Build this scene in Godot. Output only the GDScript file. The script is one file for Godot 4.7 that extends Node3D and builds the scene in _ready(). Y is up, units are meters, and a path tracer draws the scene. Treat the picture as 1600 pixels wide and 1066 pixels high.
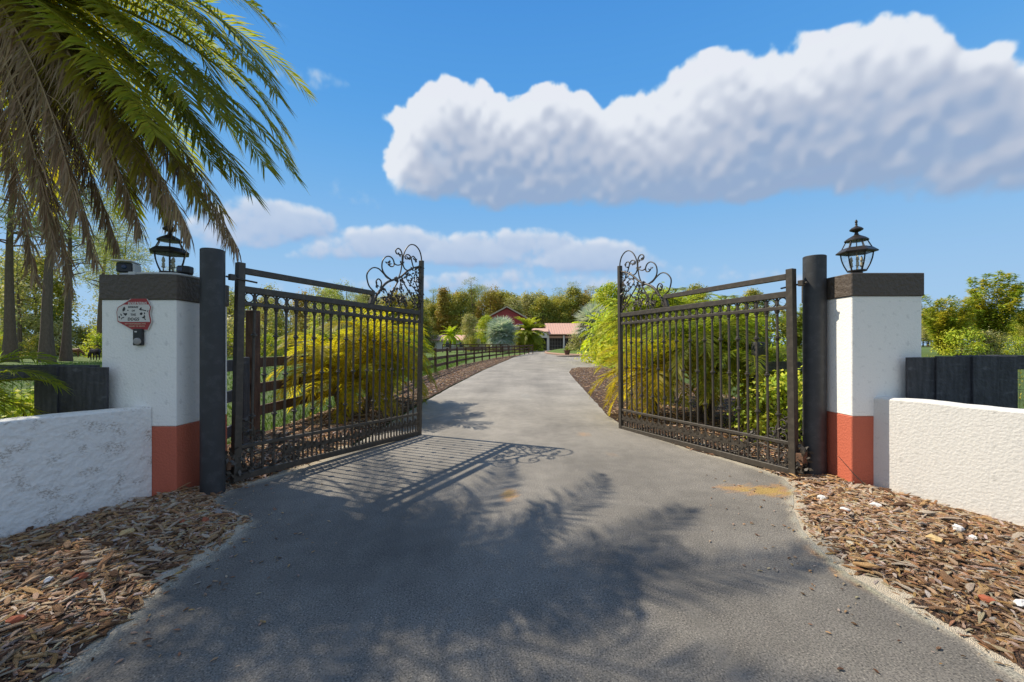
extends Node3D
# An open pair of wrought-iron gates on a driveway, with a palm in front and a house and woods beyond.
# Depth d is measured along -z from the camera, heights are metres above the asphalt at the gate.

var rng := RandomNumberGenerator.new()
var taken := {}
var M := {}


class MB:
	var v := PackedVector3Array()
	var n := PackedVector3Array()
	var c := PackedColorArray()
	var uv := PackedVector2Array()
	var ix := PackedInt32Array()
	var col := Color.WHITE

	func vert(p: Vector3, nn: Vector3, u := Vector2.ZERO) -> int:
		v.append(p)
		n.append(nn)
		c.append(col)
		uv.append(u)
		return v.size() - 1

	func tri_i(a: int, b: int, d: int) -> void:   # counter-clockwise as seen from the front
		ix.append(a)
		ix.append(d)
		ix.append(b)

	func quad(a: Vector3, b: Vector3, d: Vector3, e: Vector3, out := Vector3.ZERO) -> void:
		var nn := (b - a).cross(d - a).normalized()
		if nn == Vector3.ZERO:
			nn = (d - a).cross(e - a).normalized()
		if out != Vector3.ZERO and nn.dot(out) < 0:
			quad(e, d, b, a)
			return
		var i := vert(a, nn, Vector2(0, 0))
		vert(b, nn, Vector2(1, 0))
		vert(d, nn, Vector2(1, 1))
		vert(e, nn, Vector2(0, 1))
		tri_i(i, i + 1, i + 2)
		tri_i(i, i + 2, i + 3)

	func tri(a: Vector3, b: Vector3, d: Vector3, out := Vector3.ZERO) -> void:
		var nn := (b - a).cross(d - a).normalized()
		if out != Vector3.ZERO and nn.dot(out) < 0:
			tri(a, d, b)
			return
		var i := vert(a, nn)
		vert(b, nn)
		vert(d, nn)
		tri_i(i, i + 1, i + 2)

	func box(t: Transform3D, s: Vector3, ch := 0.0) -> void:
		var h := s * 0.5
		var ax := [Vector3.RIGHT, Vector3.UP, Vector3.BACK]
		for a in 3:
			var u: int = (a + 1) % 3
			var w: int = (a + 2) % 3
			for sg in [-1.0, 1.0]:
				var o: Vector3 = ax[a] * h[a] * sg
				var du: Vector3 = ax[u] * (h[u] - ch)
				var dw: Vector3 = ax[w] * (h[w] - ch)
				quad(t * (o - du - dw), t * (o + du - dw), t * (o + du + dw), t * (o - du + dw), t.basis * (ax[a] * sg))
			if ch > 0.0:
				for su in [-1.0, 1.0]:
					for sw in [-1.0, 1.0]:
						var da: Vector3 = ax[a] * (h[a] - ch)
						var p1: Vector3 = ax[u] * su * h[u] + ax[w] * sw * (h[w] - ch)
						var p2: Vector3 = ax[u] * su * (h[u] - ch) + ax[w] * sw * h[w]
						quad(t * (p1 - da), t * (p1 + da), t * (p2 + da), t * (p2 - da), t.basis * (ax[u] * su + ax[w] * sw))
		if ch > 0.0:
			for sx in [-1.0, 1.0]:
				for sy in [-1.0, 1.0]:
					for sz in [-1.0, 1.0]:
						var k := Vector3(sx, sy, sz)
						tri(t * (k * Vector3(h.x, h.y - ch, h.z - ch)), t * (k * Vector3(h.x - ch, h.y, h.z - ch)), t * (k * Vector3(h.x - ch, h.y - ch, h.z)), t.basis * k)

	func bar(a: Vector3, b: Vector3, w: float, hgt: float, ch := 0.0, up := Vector3.UP) -> void:
		var z := (b - a).normalized()
		if absf(z.dot(up)) > 0.99:
			up = Vector3.RIGHT
		var x := up.cross(z).normalized()
		box(Transform3D(Basis(x, z.cross(x), z), (a + b) * 0.5), Vector3(w, hgt, a.distance_to(b)), ch)

	func tube(pts: PackedVector3Array, rad: PackedFloat32Array, sides := 6, caps := true, flat := 1.0) -> void:
		var m := pts.size()
		var tg := (pts[1] - pts[0]).normalized()
		var x := tg.cross(Vector3.UP if absf(tg.y) < 0.9 else Vector3.RIGHT).normalized()
		var first := v.size()
		for i in m:
			if i > 0:
				tg = (pts[mini(i + 1, m - 1)] - pts[i - 1]).normalized()
				x = (x - tg * x.dot(tg)).normalized()
			var y := tg.cross(x)
			var r: float = rad[mini(i, rad.size() - 1)]
			for k in sides:
				var an := TAU * k / sides
				var nn := x * cos(an) + y * sin(an)
				vert(pts[i] + x * cos(an) * r * flat + y * sin(an) * r, nn, Vector2(float(k) / sides, i))
		for i in m - 1:
			for k in sides:
				var a := first + i * sides + k
				var b := first + i * sides + (k + 1) % sides
				tri_i(a, b, b + sides)
				tri_i(a, b + sides, a + sides)
		if caps:
			for e in [0, m - 1]:
				var nn := (pts[e] - pts[1 if e == 0 else m - 2]).normalized()
				var q: int = first + e * sides
				var mid := vert(pts[e], nn)
				var ring := []
				for k in sides:
					ring.append(vert(v[q + k], nn))
				for k in sides:
					if e == 0:
						tri_i(mid, ring[(k + 1) % sides], ring[k])
					else:
						tri_i(mid, ring[k], ring[(k + 1) % sides])

	func lathe(t: Transform3D, prof: PackedVector2Array, sides := 12, flat := false, twist := 0.0) -> void:
		for i in prof.size() - 1:
			var p := prof[i]
			var q := prof[i + 1]
			var sl := Vector2(q.y - p.y, p.x - q.x).normalized()
			for k in sides:
				var a0 := TAU * k / sides + twist
				var a1 := TAU * (k + 1) / sides + twist
				var c0 := Vector3(cos(a0), 0, -sin(a0))
				var c1 := Vector3(cos(a1), 0, -sin(a1))
				var n0 := (t.basis * (c0 * sl.x + Vector3.UP * sl.y)).normalized()
				var n1 := (t.basis * (c1 * sl.x + Vector3.UP * sl.y)).normalized()
				if flat:
					n0 = (n0 + n1).normalized()
					n1 = n0
				var j := vert(t * (c0 * p.x + Vector3.UP * p.y), n0)
				vert(t * (c1 * p.x + Vector3.UP * p.y), n1)
				vert(t * (c1 * q.x + Vector3.UP * q.y), n1)
				vert(t * (c0 * q.x + Vector3.UP * q.y), n0)
				if p.x > 1e-5:
					tri_i(j, j + 1, j + 2)
				if q.x > 1e-5:
					tri_i(j, j + 2, j + 3)

	func leaf(p: Vector3, dir: Vector3, nrm: Vector3, ln: float, w: float) -> void:   # a diamond
		var sd := dir.cross(nrm).normalized() * w * 0.5
		var i := vert(p, nrm)
		vert(p + dir * ln * 0.45 + sd, nrm)
		vert(p + dir * ln, nrm)
		vert(p + dir * ln * 0.45 - sd, nrm)
		tri_i(i, i + 1, i + 2)
		tri_i(i, i + 2, i + 3)

	func blade(p: Vector3, dir: Vector3, nrm: Vector3, ln: float, w: float, droop: float) -> void:   # a lance-shaped leaflet bending down
		var sd := dir.cross(nrm)
		if sd.length() < 0.01:
			return
		sd = sd.normalized() * w * 0.5
		var dn := Vector3.DOWN * droop * ln
		var p1 := p + dir * ln * 0.45 + dn * 0.2
		var p2 := p + dir * ln * 0.97 + dn
		var n2 := (p2 - p1).cross(sd).normalized()
		if n2.dot(nrm) < 0:
			n2 = -n2
		var i := vert(p + sd * 0.35, nrm)
		vert(p - sd * 0.35, nrm)
		vert(p1 + sd, (nrm + n2).normalized())
		vert(p1 - sd, (nrm + n2).normalized())
		vert(p2, n2)
		tri_i(i, i + 2, i + 3)
		tri_i(i, i + 3, i + 1)
		tri_i(i + 2, i + 4, i + 3)

	func mesh(m: Material) -> ArrayMesh:
		var a := []
		a.resize(Mesh.ARRAY_MAX)
		a[Mesh.ARRAY_VERTEX] = v
		a[Mesh.ARRAY_NORMAL] = n
		a[Mesh.ARRAY_COLOR] = c
		a[Mesh.ARRAY_TEX_UV] = uv
		a[Mesh.ARRAY_INDEX] = ix
		var me := ArrayMesh.new()
		me.add_surface_from_arrays(Mesh.PRIMITIVE_TRIANGLES, a)
		me.surface_set_material(0, m)
		return me


# ---- naming and tagging

func numbered(under: Node, called: String) -> String:
	var key := str(under.get_instance_id()) + called
	var k: int = taken.get(key, 0)
	taken[key] = k + 1
	return called if k == 0 else "%s_%03d" % [called, k]

func tag(o: Node3D, label: String, category := "", group := "") -> Node3D:
	o.set_meta("label", label)
	if category:
		o.set_meta("category", category)
	if group:
		o.set_meta("group", group)
	return o

func thing(called: String, label: String, category: String, at := Vector3.ZERO, turn := 0.0, group := "") -> Node3D:
	var o := Node3D.new()
	o.name = numbered(self, called)
	add_child(o)
	o.position = at
	o.rotation.y = turn
	tag(o, label, category, group)
	return o

func part(called: String, me: Mesh, under: Node, at := Transform3D.IDENTITY, m: Material = null) -> MeshInstance3D:
	var o := MeshInstance3D.new()
	o.name = numbered(under, called)
	o.mesh = me
	o.transform = at
	if m:
		o.material_override = m
	under.add_child(o)
	return o

func setting(called: String, me: Mesh, label: String) -> MeshInstance3D:
	var o := part(called, me, self)
	o.set_meta("kind", "structure")
	o.set_meta("label", label)
	return o

func copy(o: Node3D, label: String, at: Vector3, turn: float, size := 1.0) -> Node3D:
	var r: Node3D = o.duplicate()
	r.name = numbered(self, String(o.name).rstrip("0123456789").trim_suffix("_"))
	add_child(r)
	r.position = at
	r.rotation = Vector3(0, turn, 0)
	r.scale = Vector3.ONE * size
	r.set_meta("label", label)
	return r

func many(called: String, under: Node, me: Mesh, places: Array, tints: Array) -> MultiMeshInstance3D:
	var mm := MultiMesh.new()
	mm.transform_format = MultiMesh.TRANSFORM_3D
	mm.use_colors = true
	mm.mesh = me
	mm.instance_count = places.size()
	for i in places.size():
		mm.set_instance_transform(i, places[i])
		mm.set_instance_color(i, tints[i])
	var o := MultiMeshInstance3D.new()
	o.name = numbered(under, called)
	o.multimesh = mm
	o.set_meta("kind", "stuff")
	under.add_child(o)
	return o


# ---- small maths

func L(r: float, g: float, b: float) -> Color:   # a real-world (linear) base colour, as Godot wants it
	return Color(r, g, b).linear_to_srgb()

func ground(x: float, d: float) -> float:
	return 0.42 * smoothstep(25.0, 75.0, d) + 0.6 * smoothstep(15.0, 25.0, x) * smoothstep(12.0, 36.0, d)

func W(x: float, y: float, d: float) -> Vector3:
	return Vector3(x, y, -d)

func rv(s := 1.0) -> Vector3:
	return Vector3(rng.randf_range(-s, s), rng.randf_range(-s, s), rng.randf_range(-s, s))

func lut(t: Array, x: float) -> float:   # [[x, y], ...] piecewise linear
	if x <= t[0][0]:
		return t[0][1]
	for i in t.size() - 1:
		if x <= t[i + 1][0]:
			return lerpf(t[i][1], t[i + 1][1], (x - t[i][0]) / (t[i + 1][0] - t[i][0]))
	return t[-1][1]

func smooth_path(pts: Array, per := 6) -> PackedVector3Array:   # Catmull-Rom
	var out := PackedVector3Array()
	for i in pts.size() - 1:
		var a: Vector3 = pts[maxi(i - 1, 0)]
		var b: Vector3 = pts[i]
		var c: Vector3 = pts[i + 1]
		var e: Vector3 = pts[mini(i + 2, pts.size() - 1)]
		for k in per:
			out.append(b.cubic_interpolate(c, a, e, float(k) / per))
	out.append(pts[-1])
	return out


# ---- materials

func noise(s: int, f: float, oct := 4, kind := FastNoiseLite.TYPE_SIMPLEX_SMOOTH) -> FastNoiseLite:
	var z := FastNoiseLite.new()
	z.seed = s
	z.frequency = f
	z.noise_type = kind
	z.fractal_octaves = oct
	return z

func field(z: FastNoiseLite, w: int, h: int) -> PackedByteArray:
	return z.get_seamless_image(w, h).get_data()

func picture(w: int, h: int, f: Callable) -> ImageTexture:   # f(index, x, y) -> sRGB Color
	var b := PackedByteArray()
	b.resize(w * h * 3)
	var k := 0
	for y in h:
		for x in w:
			var q: Color = f.call(k, x, y)
			b[k * 3] = clampi(int(q.r * 255.0), 0, 255)
			b[k * 3 + 1] = clampi(int(q.g * 255.0), 0, 255)
			b[k * 3 + 2] = clampi(int(q.b * 255.0), 0, 255)
			k += 1
	return ImageTexture.create_from_image(Image.create_from_data(w, h, false, Image.FORMAT_RGB8, b))

func grey(z: FastNoiseLite, size := 512) -> ImageTexture:
	return ImageTexture.create_from_image(z.get_seamless_image(size, size))

func mat(lin: Color, rough := 0.8, metal := 0.0, spec := 0.5) -> StandardMaterial3D:
	var m := StandardMaterial3D.new()
	m.albedo_color = lin.linear_to_srgb()
	m.roughness = rough
	m.metallic = metal
	m.metallic_specular = spec
	return m

func tri_map(m: StandardMaterial3D, tiles_per_metre: float, stretch := Vector3.ONE, world := true) -> StandardMaterial3D:
	m.uv1_triplanar = true
	m.uv1_world_triplanar = world
	m.uv1_triplanar_sharpness = 6.0
	m.uv1_scale = stretch * tiles_per_metre
	return m

func relief(m: StandardMaterial3D, t: Texture2D, cm: float) -> StandardMaterial3D:
	m.heightmap_enabled = true
	m.heightmap_texture = t
	m.heightmap_scale = cm
	return m

func leafy(backlight: float, rough := 0.55) -> StandardMaterial3D:
	var m := mat(Color.WHITE, rough, 0.0, 0.35)
	m.albedo_color = Color.WHITE
	m.vertex_color_use_as_albedo = true
	m.cull_mode = BaseMaterial3D.CULL_DISABLED
	m.backlight_enabled = true
	m.backlight = Color(backlight, backlight, backlight * 0.75)
	return m

func detail(m: StandardMaterial3D, t: Texture2D, tiles: float, mode := BaseMaterial3D.BLEND_MODE_MUL) -> void:
	m.detail_enabled = true
	m.detail_albedo = t
	m.detail_blend_mode = mode
	m.detail_uv_layer = BaseMaterial3D.DETAIL_UV_2
	m.uv2_triplanar = true
	m.uv2_world_triplanar = true
	m.uv2_triplanar_sharpness = 6.0
	m.uv2_scale = Vector3.ONE * tiles

func make_materials() -> void:
	var fine := field(noise(1, 0.09, 4), 512, 512)
	var coarse := field(noise(2, 0.012, 5), 512, 512)
	var cell := noise(3, 0.055, 3, FastNoiseLite.TYPE_CELLULAR)
	var grain := field(noise(4, 0.45, 2), 512, 512)
	# stucco
	var lump := noise(5, 0.035, 5)
	var stucco_bump := grey(lump)
	var patch := func(a: float, b: float, k: int) -> float: return smoothstep(a, b, coarse[k] / 255.0)
	var white_tex := picture(512, 512, func(k, _x, _y):
		var s: float = 0.93 + 0.05 * (fine[k] / 255.0) - 0.07 * patch.call(0.62, 0.95, k)
		return Color(s, s * 0.995, s * 0.975))
	M.stucco = relief(tri_map(mat(L(1, 1, 1), 0.9), 2.0), stucco_bump, 0.24)
	M.stucco.albedo_texture = white_tex
	M.stucco.albedo_color = Color(0.89, 0.89, 0.885)
	M.shade_lifted_stucco = M.stucco.duplicate()
	M.shade_lifted_stucco.albedo_color = Color(0.985, 0.985, 0.98)  # whiter copy of the stucco, lightened to lift pillars standing in shade
	# the left wall: paint worn off in streaky patches
	var streak := noise(6, 0.05, 4)
	var sd := field(streak, 512, 512)
	var worn_tex := picture(512, 512, func(k, x, y):
		var a: float = smoothstep(0.44, 0.80, coarse[((y + 130) % 512) * 512 + (x + 40) % 512] / 255.0)
		var b: float = smoothstep(0.36, 0.72, sd[((y * 3) % 512) * 512 + (x * 2) % 512] / 255.0)
		var g: float = grain[k] / 255.0
		var q := a * b * smoothstep(0.30, 0.62, g)
		var s: float = 0.9 + 0.04 * g - 0.05 * (fine[k] / 255.0)
		return Color(s, s, s * 0.985).lerp(Color(0.50, 0.455, 0.41), q * 0.8))
	M.worn_stucco = relief(tri_map(mat(L(1, 1, 1), 0.92), 0.8), stucco_bump, 0.7)
	M.worn_stucco.albedo_texture = worn_tex
	M.worn_stucco.albedo_color = Color(1.0, 1.0, 1.0)  # white base lightened to lift this wall, which stands in shade
	M.red_paint = relief(tri_map(mat(Color(0.56, 0.14, 0.078), 0.7), 2.0), stucco_bump, 0.3)
	var red_tex := picture(256, 256, func(k, x, y):
		var s: float = 0.9 + 0.12 * (fine[(y * 2 % 512) * 512 + x * 2 % 512] / 255.0)
		return Color(s, s, s))
	M.red_paint.albedo_texture = red_tex
	M.cap_paint = relief(tri_map(mat(Color(0.095, 0.075, 0.059), 0.62), 1.1), stucco_bump, 0.7)
	M.cap_paint.albedo_texture = red_tex
	# metals
	var scuff := picture(512, 512, func(k, x, y):
		var s: float = 0.82 + 0.3 * patch.call(0.35, 0.8, k) * (fine[k] / 255.0)
		if grain[k] > 232 and coarse[(y * 512 + (x + 200) % 512)] > 120:
			s = 1.5
		return Color(s, s, s) * 0.66)
	M.gate = tri_map(mat(Color(0.20, 0.165, 0.125), 0.5), 2.0)
	M.gate.albedo_texture = scuff
	M.post = tri_map(mat(Color(0.135, 0.14, 0.15), 0.52), 1.2)
	M.post.albedo_texture = scuff
	M.lantern = mat(Color(0.035, 0.03, 0.026), 0.45, 0.3)
	M.rust = relief(tri_map(mat(Color(0.13, 0.07, 0.04), 0.9), 4.0), grey(cell, 256), 0.3)
	M.glass = mat(Color(0.9, 0.95, 1.0), 0.03)
	M.glass.albedo_color = Color(0.9, 0.95, 1.0, 0.06)
	M.glass.transparency = BaseMaterial3D.TRANSPARENCY_ALPHA
	M.glass.cull_mode = BaseMaterial3D.CULL_DISABLED
	M.black_plastic = mat(Color(0.012, 0.012, 0.013), 0.35)
	M.white_plastic = mat(Color(0.72, 0.72, 0.70), 0.45)
	M.grey_plastic = mat(Color(0.30, 0.29, 0.28), 0.6)
	M.pipe = mat(Color(0.55, 0.55, 0.53), 0.5)
	M.cell_blue = mat(Color(0.02, 0.04, 0.09), 0.12)
	M.candle = mat(Color(0.5, 0.45, 0.3), 0.5)
	# wood
	var wg := field(noise(7, 0.03, 5), 512, 512)
	var wood := func(lo: Color, hi: Color, worn: Color) -> ImageTexture:
		return picture(256, 512, func(_k, x, y):
			var g: float = wg[((y / 6) % 512) * 512 + (x * 2) % 512] / 255.0
			var w: float = smoothstep(0.66, 0.9, coarse[(y % 512) * 512 + (x + 90) % 512] / 255.0)
			return lo.lerp(hi, g).lerp(worn, w * 0.5))
	M.black_wood = tri_map(mat(L(1, 1, 1), 0.72), 1.4)
	M.black_wood.albedo_texture = wood.call(Color(0.17, 0.17, 0.185), Color(0.30, 0.30, 0.315), Color(0.44, 0.44, 0.45))
	M.black_wood.albedo_color = Color.WHITE
	relief(M.black_wood, grey(noise(8, 0.05, 4), 256), 0.5)
	M.fence_wood = tri_map(mat(L(1, 1, 1), 0.85), 1.0)
	M.fence_wood.albedo_texture = wood.call(Color(0.24, 0.165, 0.13), Color(0.44, 0.33, 0.26), Color(0.54, 0.45, 0.37))
	M.fence_wood.albedo_color = Color.WHITE
	relief(M.fence_wood, M.black_wood.heightmap_texture, 0.5)
	M.wire = mat(Color(0.04, 0.04, 0.04), 0.5)
	# asphalt: fine stones in dark binder, larger worn and stained areas and painted near shade as vertex colour
	var stone := field(noise(9, 0.15, 2), 1024, 1024)
	var stone2 := field(noise(10, 0.085, 2), 1024, 1024)
	var asphalt := picture(1024, 1024, func(k, _x, _y):
		var a: float = stone[k] / 255.0
		var b: float = stone2[k] / 255.0
		var s: float = 0.60 + 0.26 * (a - 0.5) + 0.16 * (b - 0.5)
		var warm := 0.0
		if a > 0.77:
			s += 0.24 * smoothstep(0.77, 0.9, a)
			warm = 0.03
		elif a < 0.26:
			s -= 0.15
		return Color(s * 1.025 + warm, s + warm * 0.5, s * 0.945))
	M.asphalt = tri_map(mat(L(1, 1, 1), 0.82), 0.62)
	M.asphalt.albedo_texture = asphalt
	M.asphalt.albedo_color = Color.WHITE
	M.asphalt.vertex_color_use_as_albedo = true
	relief(M.asphalt, ImageTexture.create_from_image(Image.create_from_data(1024, 1024, false, Image.FORMAT_L8, stone2)), 0.16)
	var mottled := picture(512, 512, func(k, _x, _y):
		var s: float = 0.84 + 0.2 * (coarse[k] / 255.0) + 0.12 * (fine[k] / 255.0 - 0.5)
		return Color(s, s, s))
	detail(M.asphalt, mottled, 0.11)
	# earth
	var soil := picture(512, 512, func(k, _x, _y):
		var a: float = fine[k] / 255.0
		var g: float = grain[k] / 255.0
		return Color(0.20, 0.13, 0.09).lerp(Color(0.46, 0.35, 0.26), a * 0.6 + g * 0.4))
	M.soil = relief(tri_map(mat(L(1, 1, 1), 0.95), 1.6), grey(noise(11, 0.08, 4)), 4.0)
	M.soil.albedo_texture = soil
	M.soil.albedo_color = Color.WHITE
	var sand := picture(512, 512, func(k, _x, _y):
		var a: float = fine[k] / 255.0
		var g: float = grain[k] / 255.0
		return Color(0.60, 0.55, 0.47).lerp(Color(0.88, 0.84, 0.75), a * 0.5 + g * 0.5))
	M.sand = relief(tri_map(mat(L(1, 1, 1), 0.95), 1.6), grey(noise(12, 0.2, 3)), 1.2)
	M.sand.albedo_texture = sand
	M.sand.albedo_color = Color.WHITE
	var lawn := picture(512, 512, func(k, _x, _y):
		var a: float = fine[k] / 255.0
		var g: float = grain[k] / 255.0
		return Color(0.27, 0.37, 0.13).lerp(Color(0.44, 0.53, 0.20), a * 0.5 + g * 0.5))
	M.lawn = relief(tri_map(mat(L(1, 1, 1), 0.9), 0.7), grey(noise(13, 0.3, 3)), 4.0)
	M.lawn.albedo_texture = lawn
	M.lawn.albedo_color = Color.WHITE
	M.lawn.vertex_color_use_as_albedo = true
	detail(M.lawn, mottled, 0.06)
	M.tint = mat(Color.WHITE, 0.9, 0.0, 0.3)   # colour comes from the instance or the vertex
	M.tint.albedo_color = Color.WHITE
	M.tint.vertex_color_use_as_albedo = true
	M.bark_chip = relief(tri_map(mat(Color.WHITE, 0.9, 0.0, 0.3), 6.0, Vector3(1, 1, 3), false), grey(noise(14, 0.06, 4), 256), 0.4)
	M.bark_chip.albedo_color = Color.WHITE
	M.bark_chip.vertex_color_use_as_albedo = true
	M.grass = leafy(0.5, 0.6)
	M.frond = leafy(1.2, 0.45)
	M.dead_frond = leafy(0.3, 0.85)
	M.leaf = leafy(0.9, 0.55)
	M.trunk = relief(tri_map(mat(L(1, 1, 1), 0.95), 0.7, Vector3(2, 0.6, 2)), grey(noise(15, 0.05, 5)), 6.0)
	M.trunk.albedo_texture = picture(256, 256, func(_k, x, y):
		var a: float = fine[(y * 2) * 512 + x * 2] / 255.0
		var b: float = coarse[(y * 2) * 512 + x * 2] / 255.0
		return Color(0.33, 0.275, 0.235).lerp(Color(0.62, 0.54, 0.47), a * 0.6 + b * 0.4))
	M.trunk.albedo_color = Color.WHITE
	# building
	M.cream = relief(tri_map(mat(Color(0.50, 0.43, 0.33), 0.9), 0.5), stucco_bump, 1.0)
	M.house_white = mat(Color(0.74, 0.72, 0.68), 0.85)
	M.red_roof = mat(Color(0.36, 0.04, 0.045), 0.5)
	M.pink_roof = mat(Color(0.60, 0.37, 0.28), 0.6)
	M.tan_roof = mat(Color(0.36, 0.29, 0.16), 0.7)
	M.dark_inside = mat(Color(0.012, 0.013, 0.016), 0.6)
	M.window_glass = mat(Color(0.02, 0.03, 0.04), 0.08)
	M.brown_trim = mat(Color(0.09, 0.045, 0.03), 0.7)
	M.terracotta = mat(Color(0.10, 0.055, 0.04), 0.8)
	M.curb = relief(tri_map(mat(Color(0.34, 0.22, 0.16), 0.9), 2.0), stucco_bump, 0.8)
	M.horse_dark = mat(Color(0.045, 0.022, 0.014), 0.6)
	M.horse_chestnut = mat(Color(0.19, 0.075, 0.03), 0.6)
	M.ink = mat(Color(0.012, 0.012, 0.012), 0.5)
	M.sign_red = mat(Color(0.33, 0.022, 0.022), 0.45)
	M.sign_white = mat(Color(0.62, 0.60, 0.56), 0.5)
	M.sign_cream = mat(Color(0.60, 0.42, 0.30), 0.5)

# ---- sky: air, and heaps of cloud puffs lit from the sun's side

const SKY_W := 3072
const SKY_H := 768   # rows from the zenith to the horizon

func sky_at(px: float, py: float) -> Vector2:   # where a direction lies in the panorama; directions are given on a flat plate ahead, 650 units off
	var az := atan2(px - 800.0, 650.0)
	var el := atan2((540.0 - py) * cos(az), 650.0)
	return Vector2((az / TAU + 0.5) * SKY_W, (1.0 - el / (PI * 0.5)) * SKY_H)

func heap(puffs: Array, top: Array, base: Array, count: int, small: float, big: float, strength := 1.0) -> void:
	var x0: float = top[0][0]
	var x1: float = top[-1][0]
	for i in count:
		var x := rng.randf_range(x0, x1)
		var t := lut(top, x)
		var b := lut(base, x)
		var r := lerpf(small, big, pow(rng.randf(), 1.5))
		r = minf(r, (b - t) * 0.5 + 4.0)
		var y := lerpf(t + r, maxf(b - r * 0.66, t + r), pow(rng.randf(), 1.1))
		var a := sky_at(x, y)
		var e := sky_at(x, y + r)
		puffs.append([a.x, a.y, absf(e.y - a.y) + 0.5, strength])

func smoothed(a: PackedFloat32Array, k: int) -> PackedFloat32Array:
	var im := Image.create_from_data(SKY_W, SKY_H, false, Image.FORMAT_RF, a.to_byte_array())
	im.resize(SKY_W / k, SKY_H / k, Image.INTERPOLATE_LANCZOS)
	im.resize(SKY_W, SKY_H, Image.INTERPOLATE_CUBIC)
	return im.get_data().to_float32_array()

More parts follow.
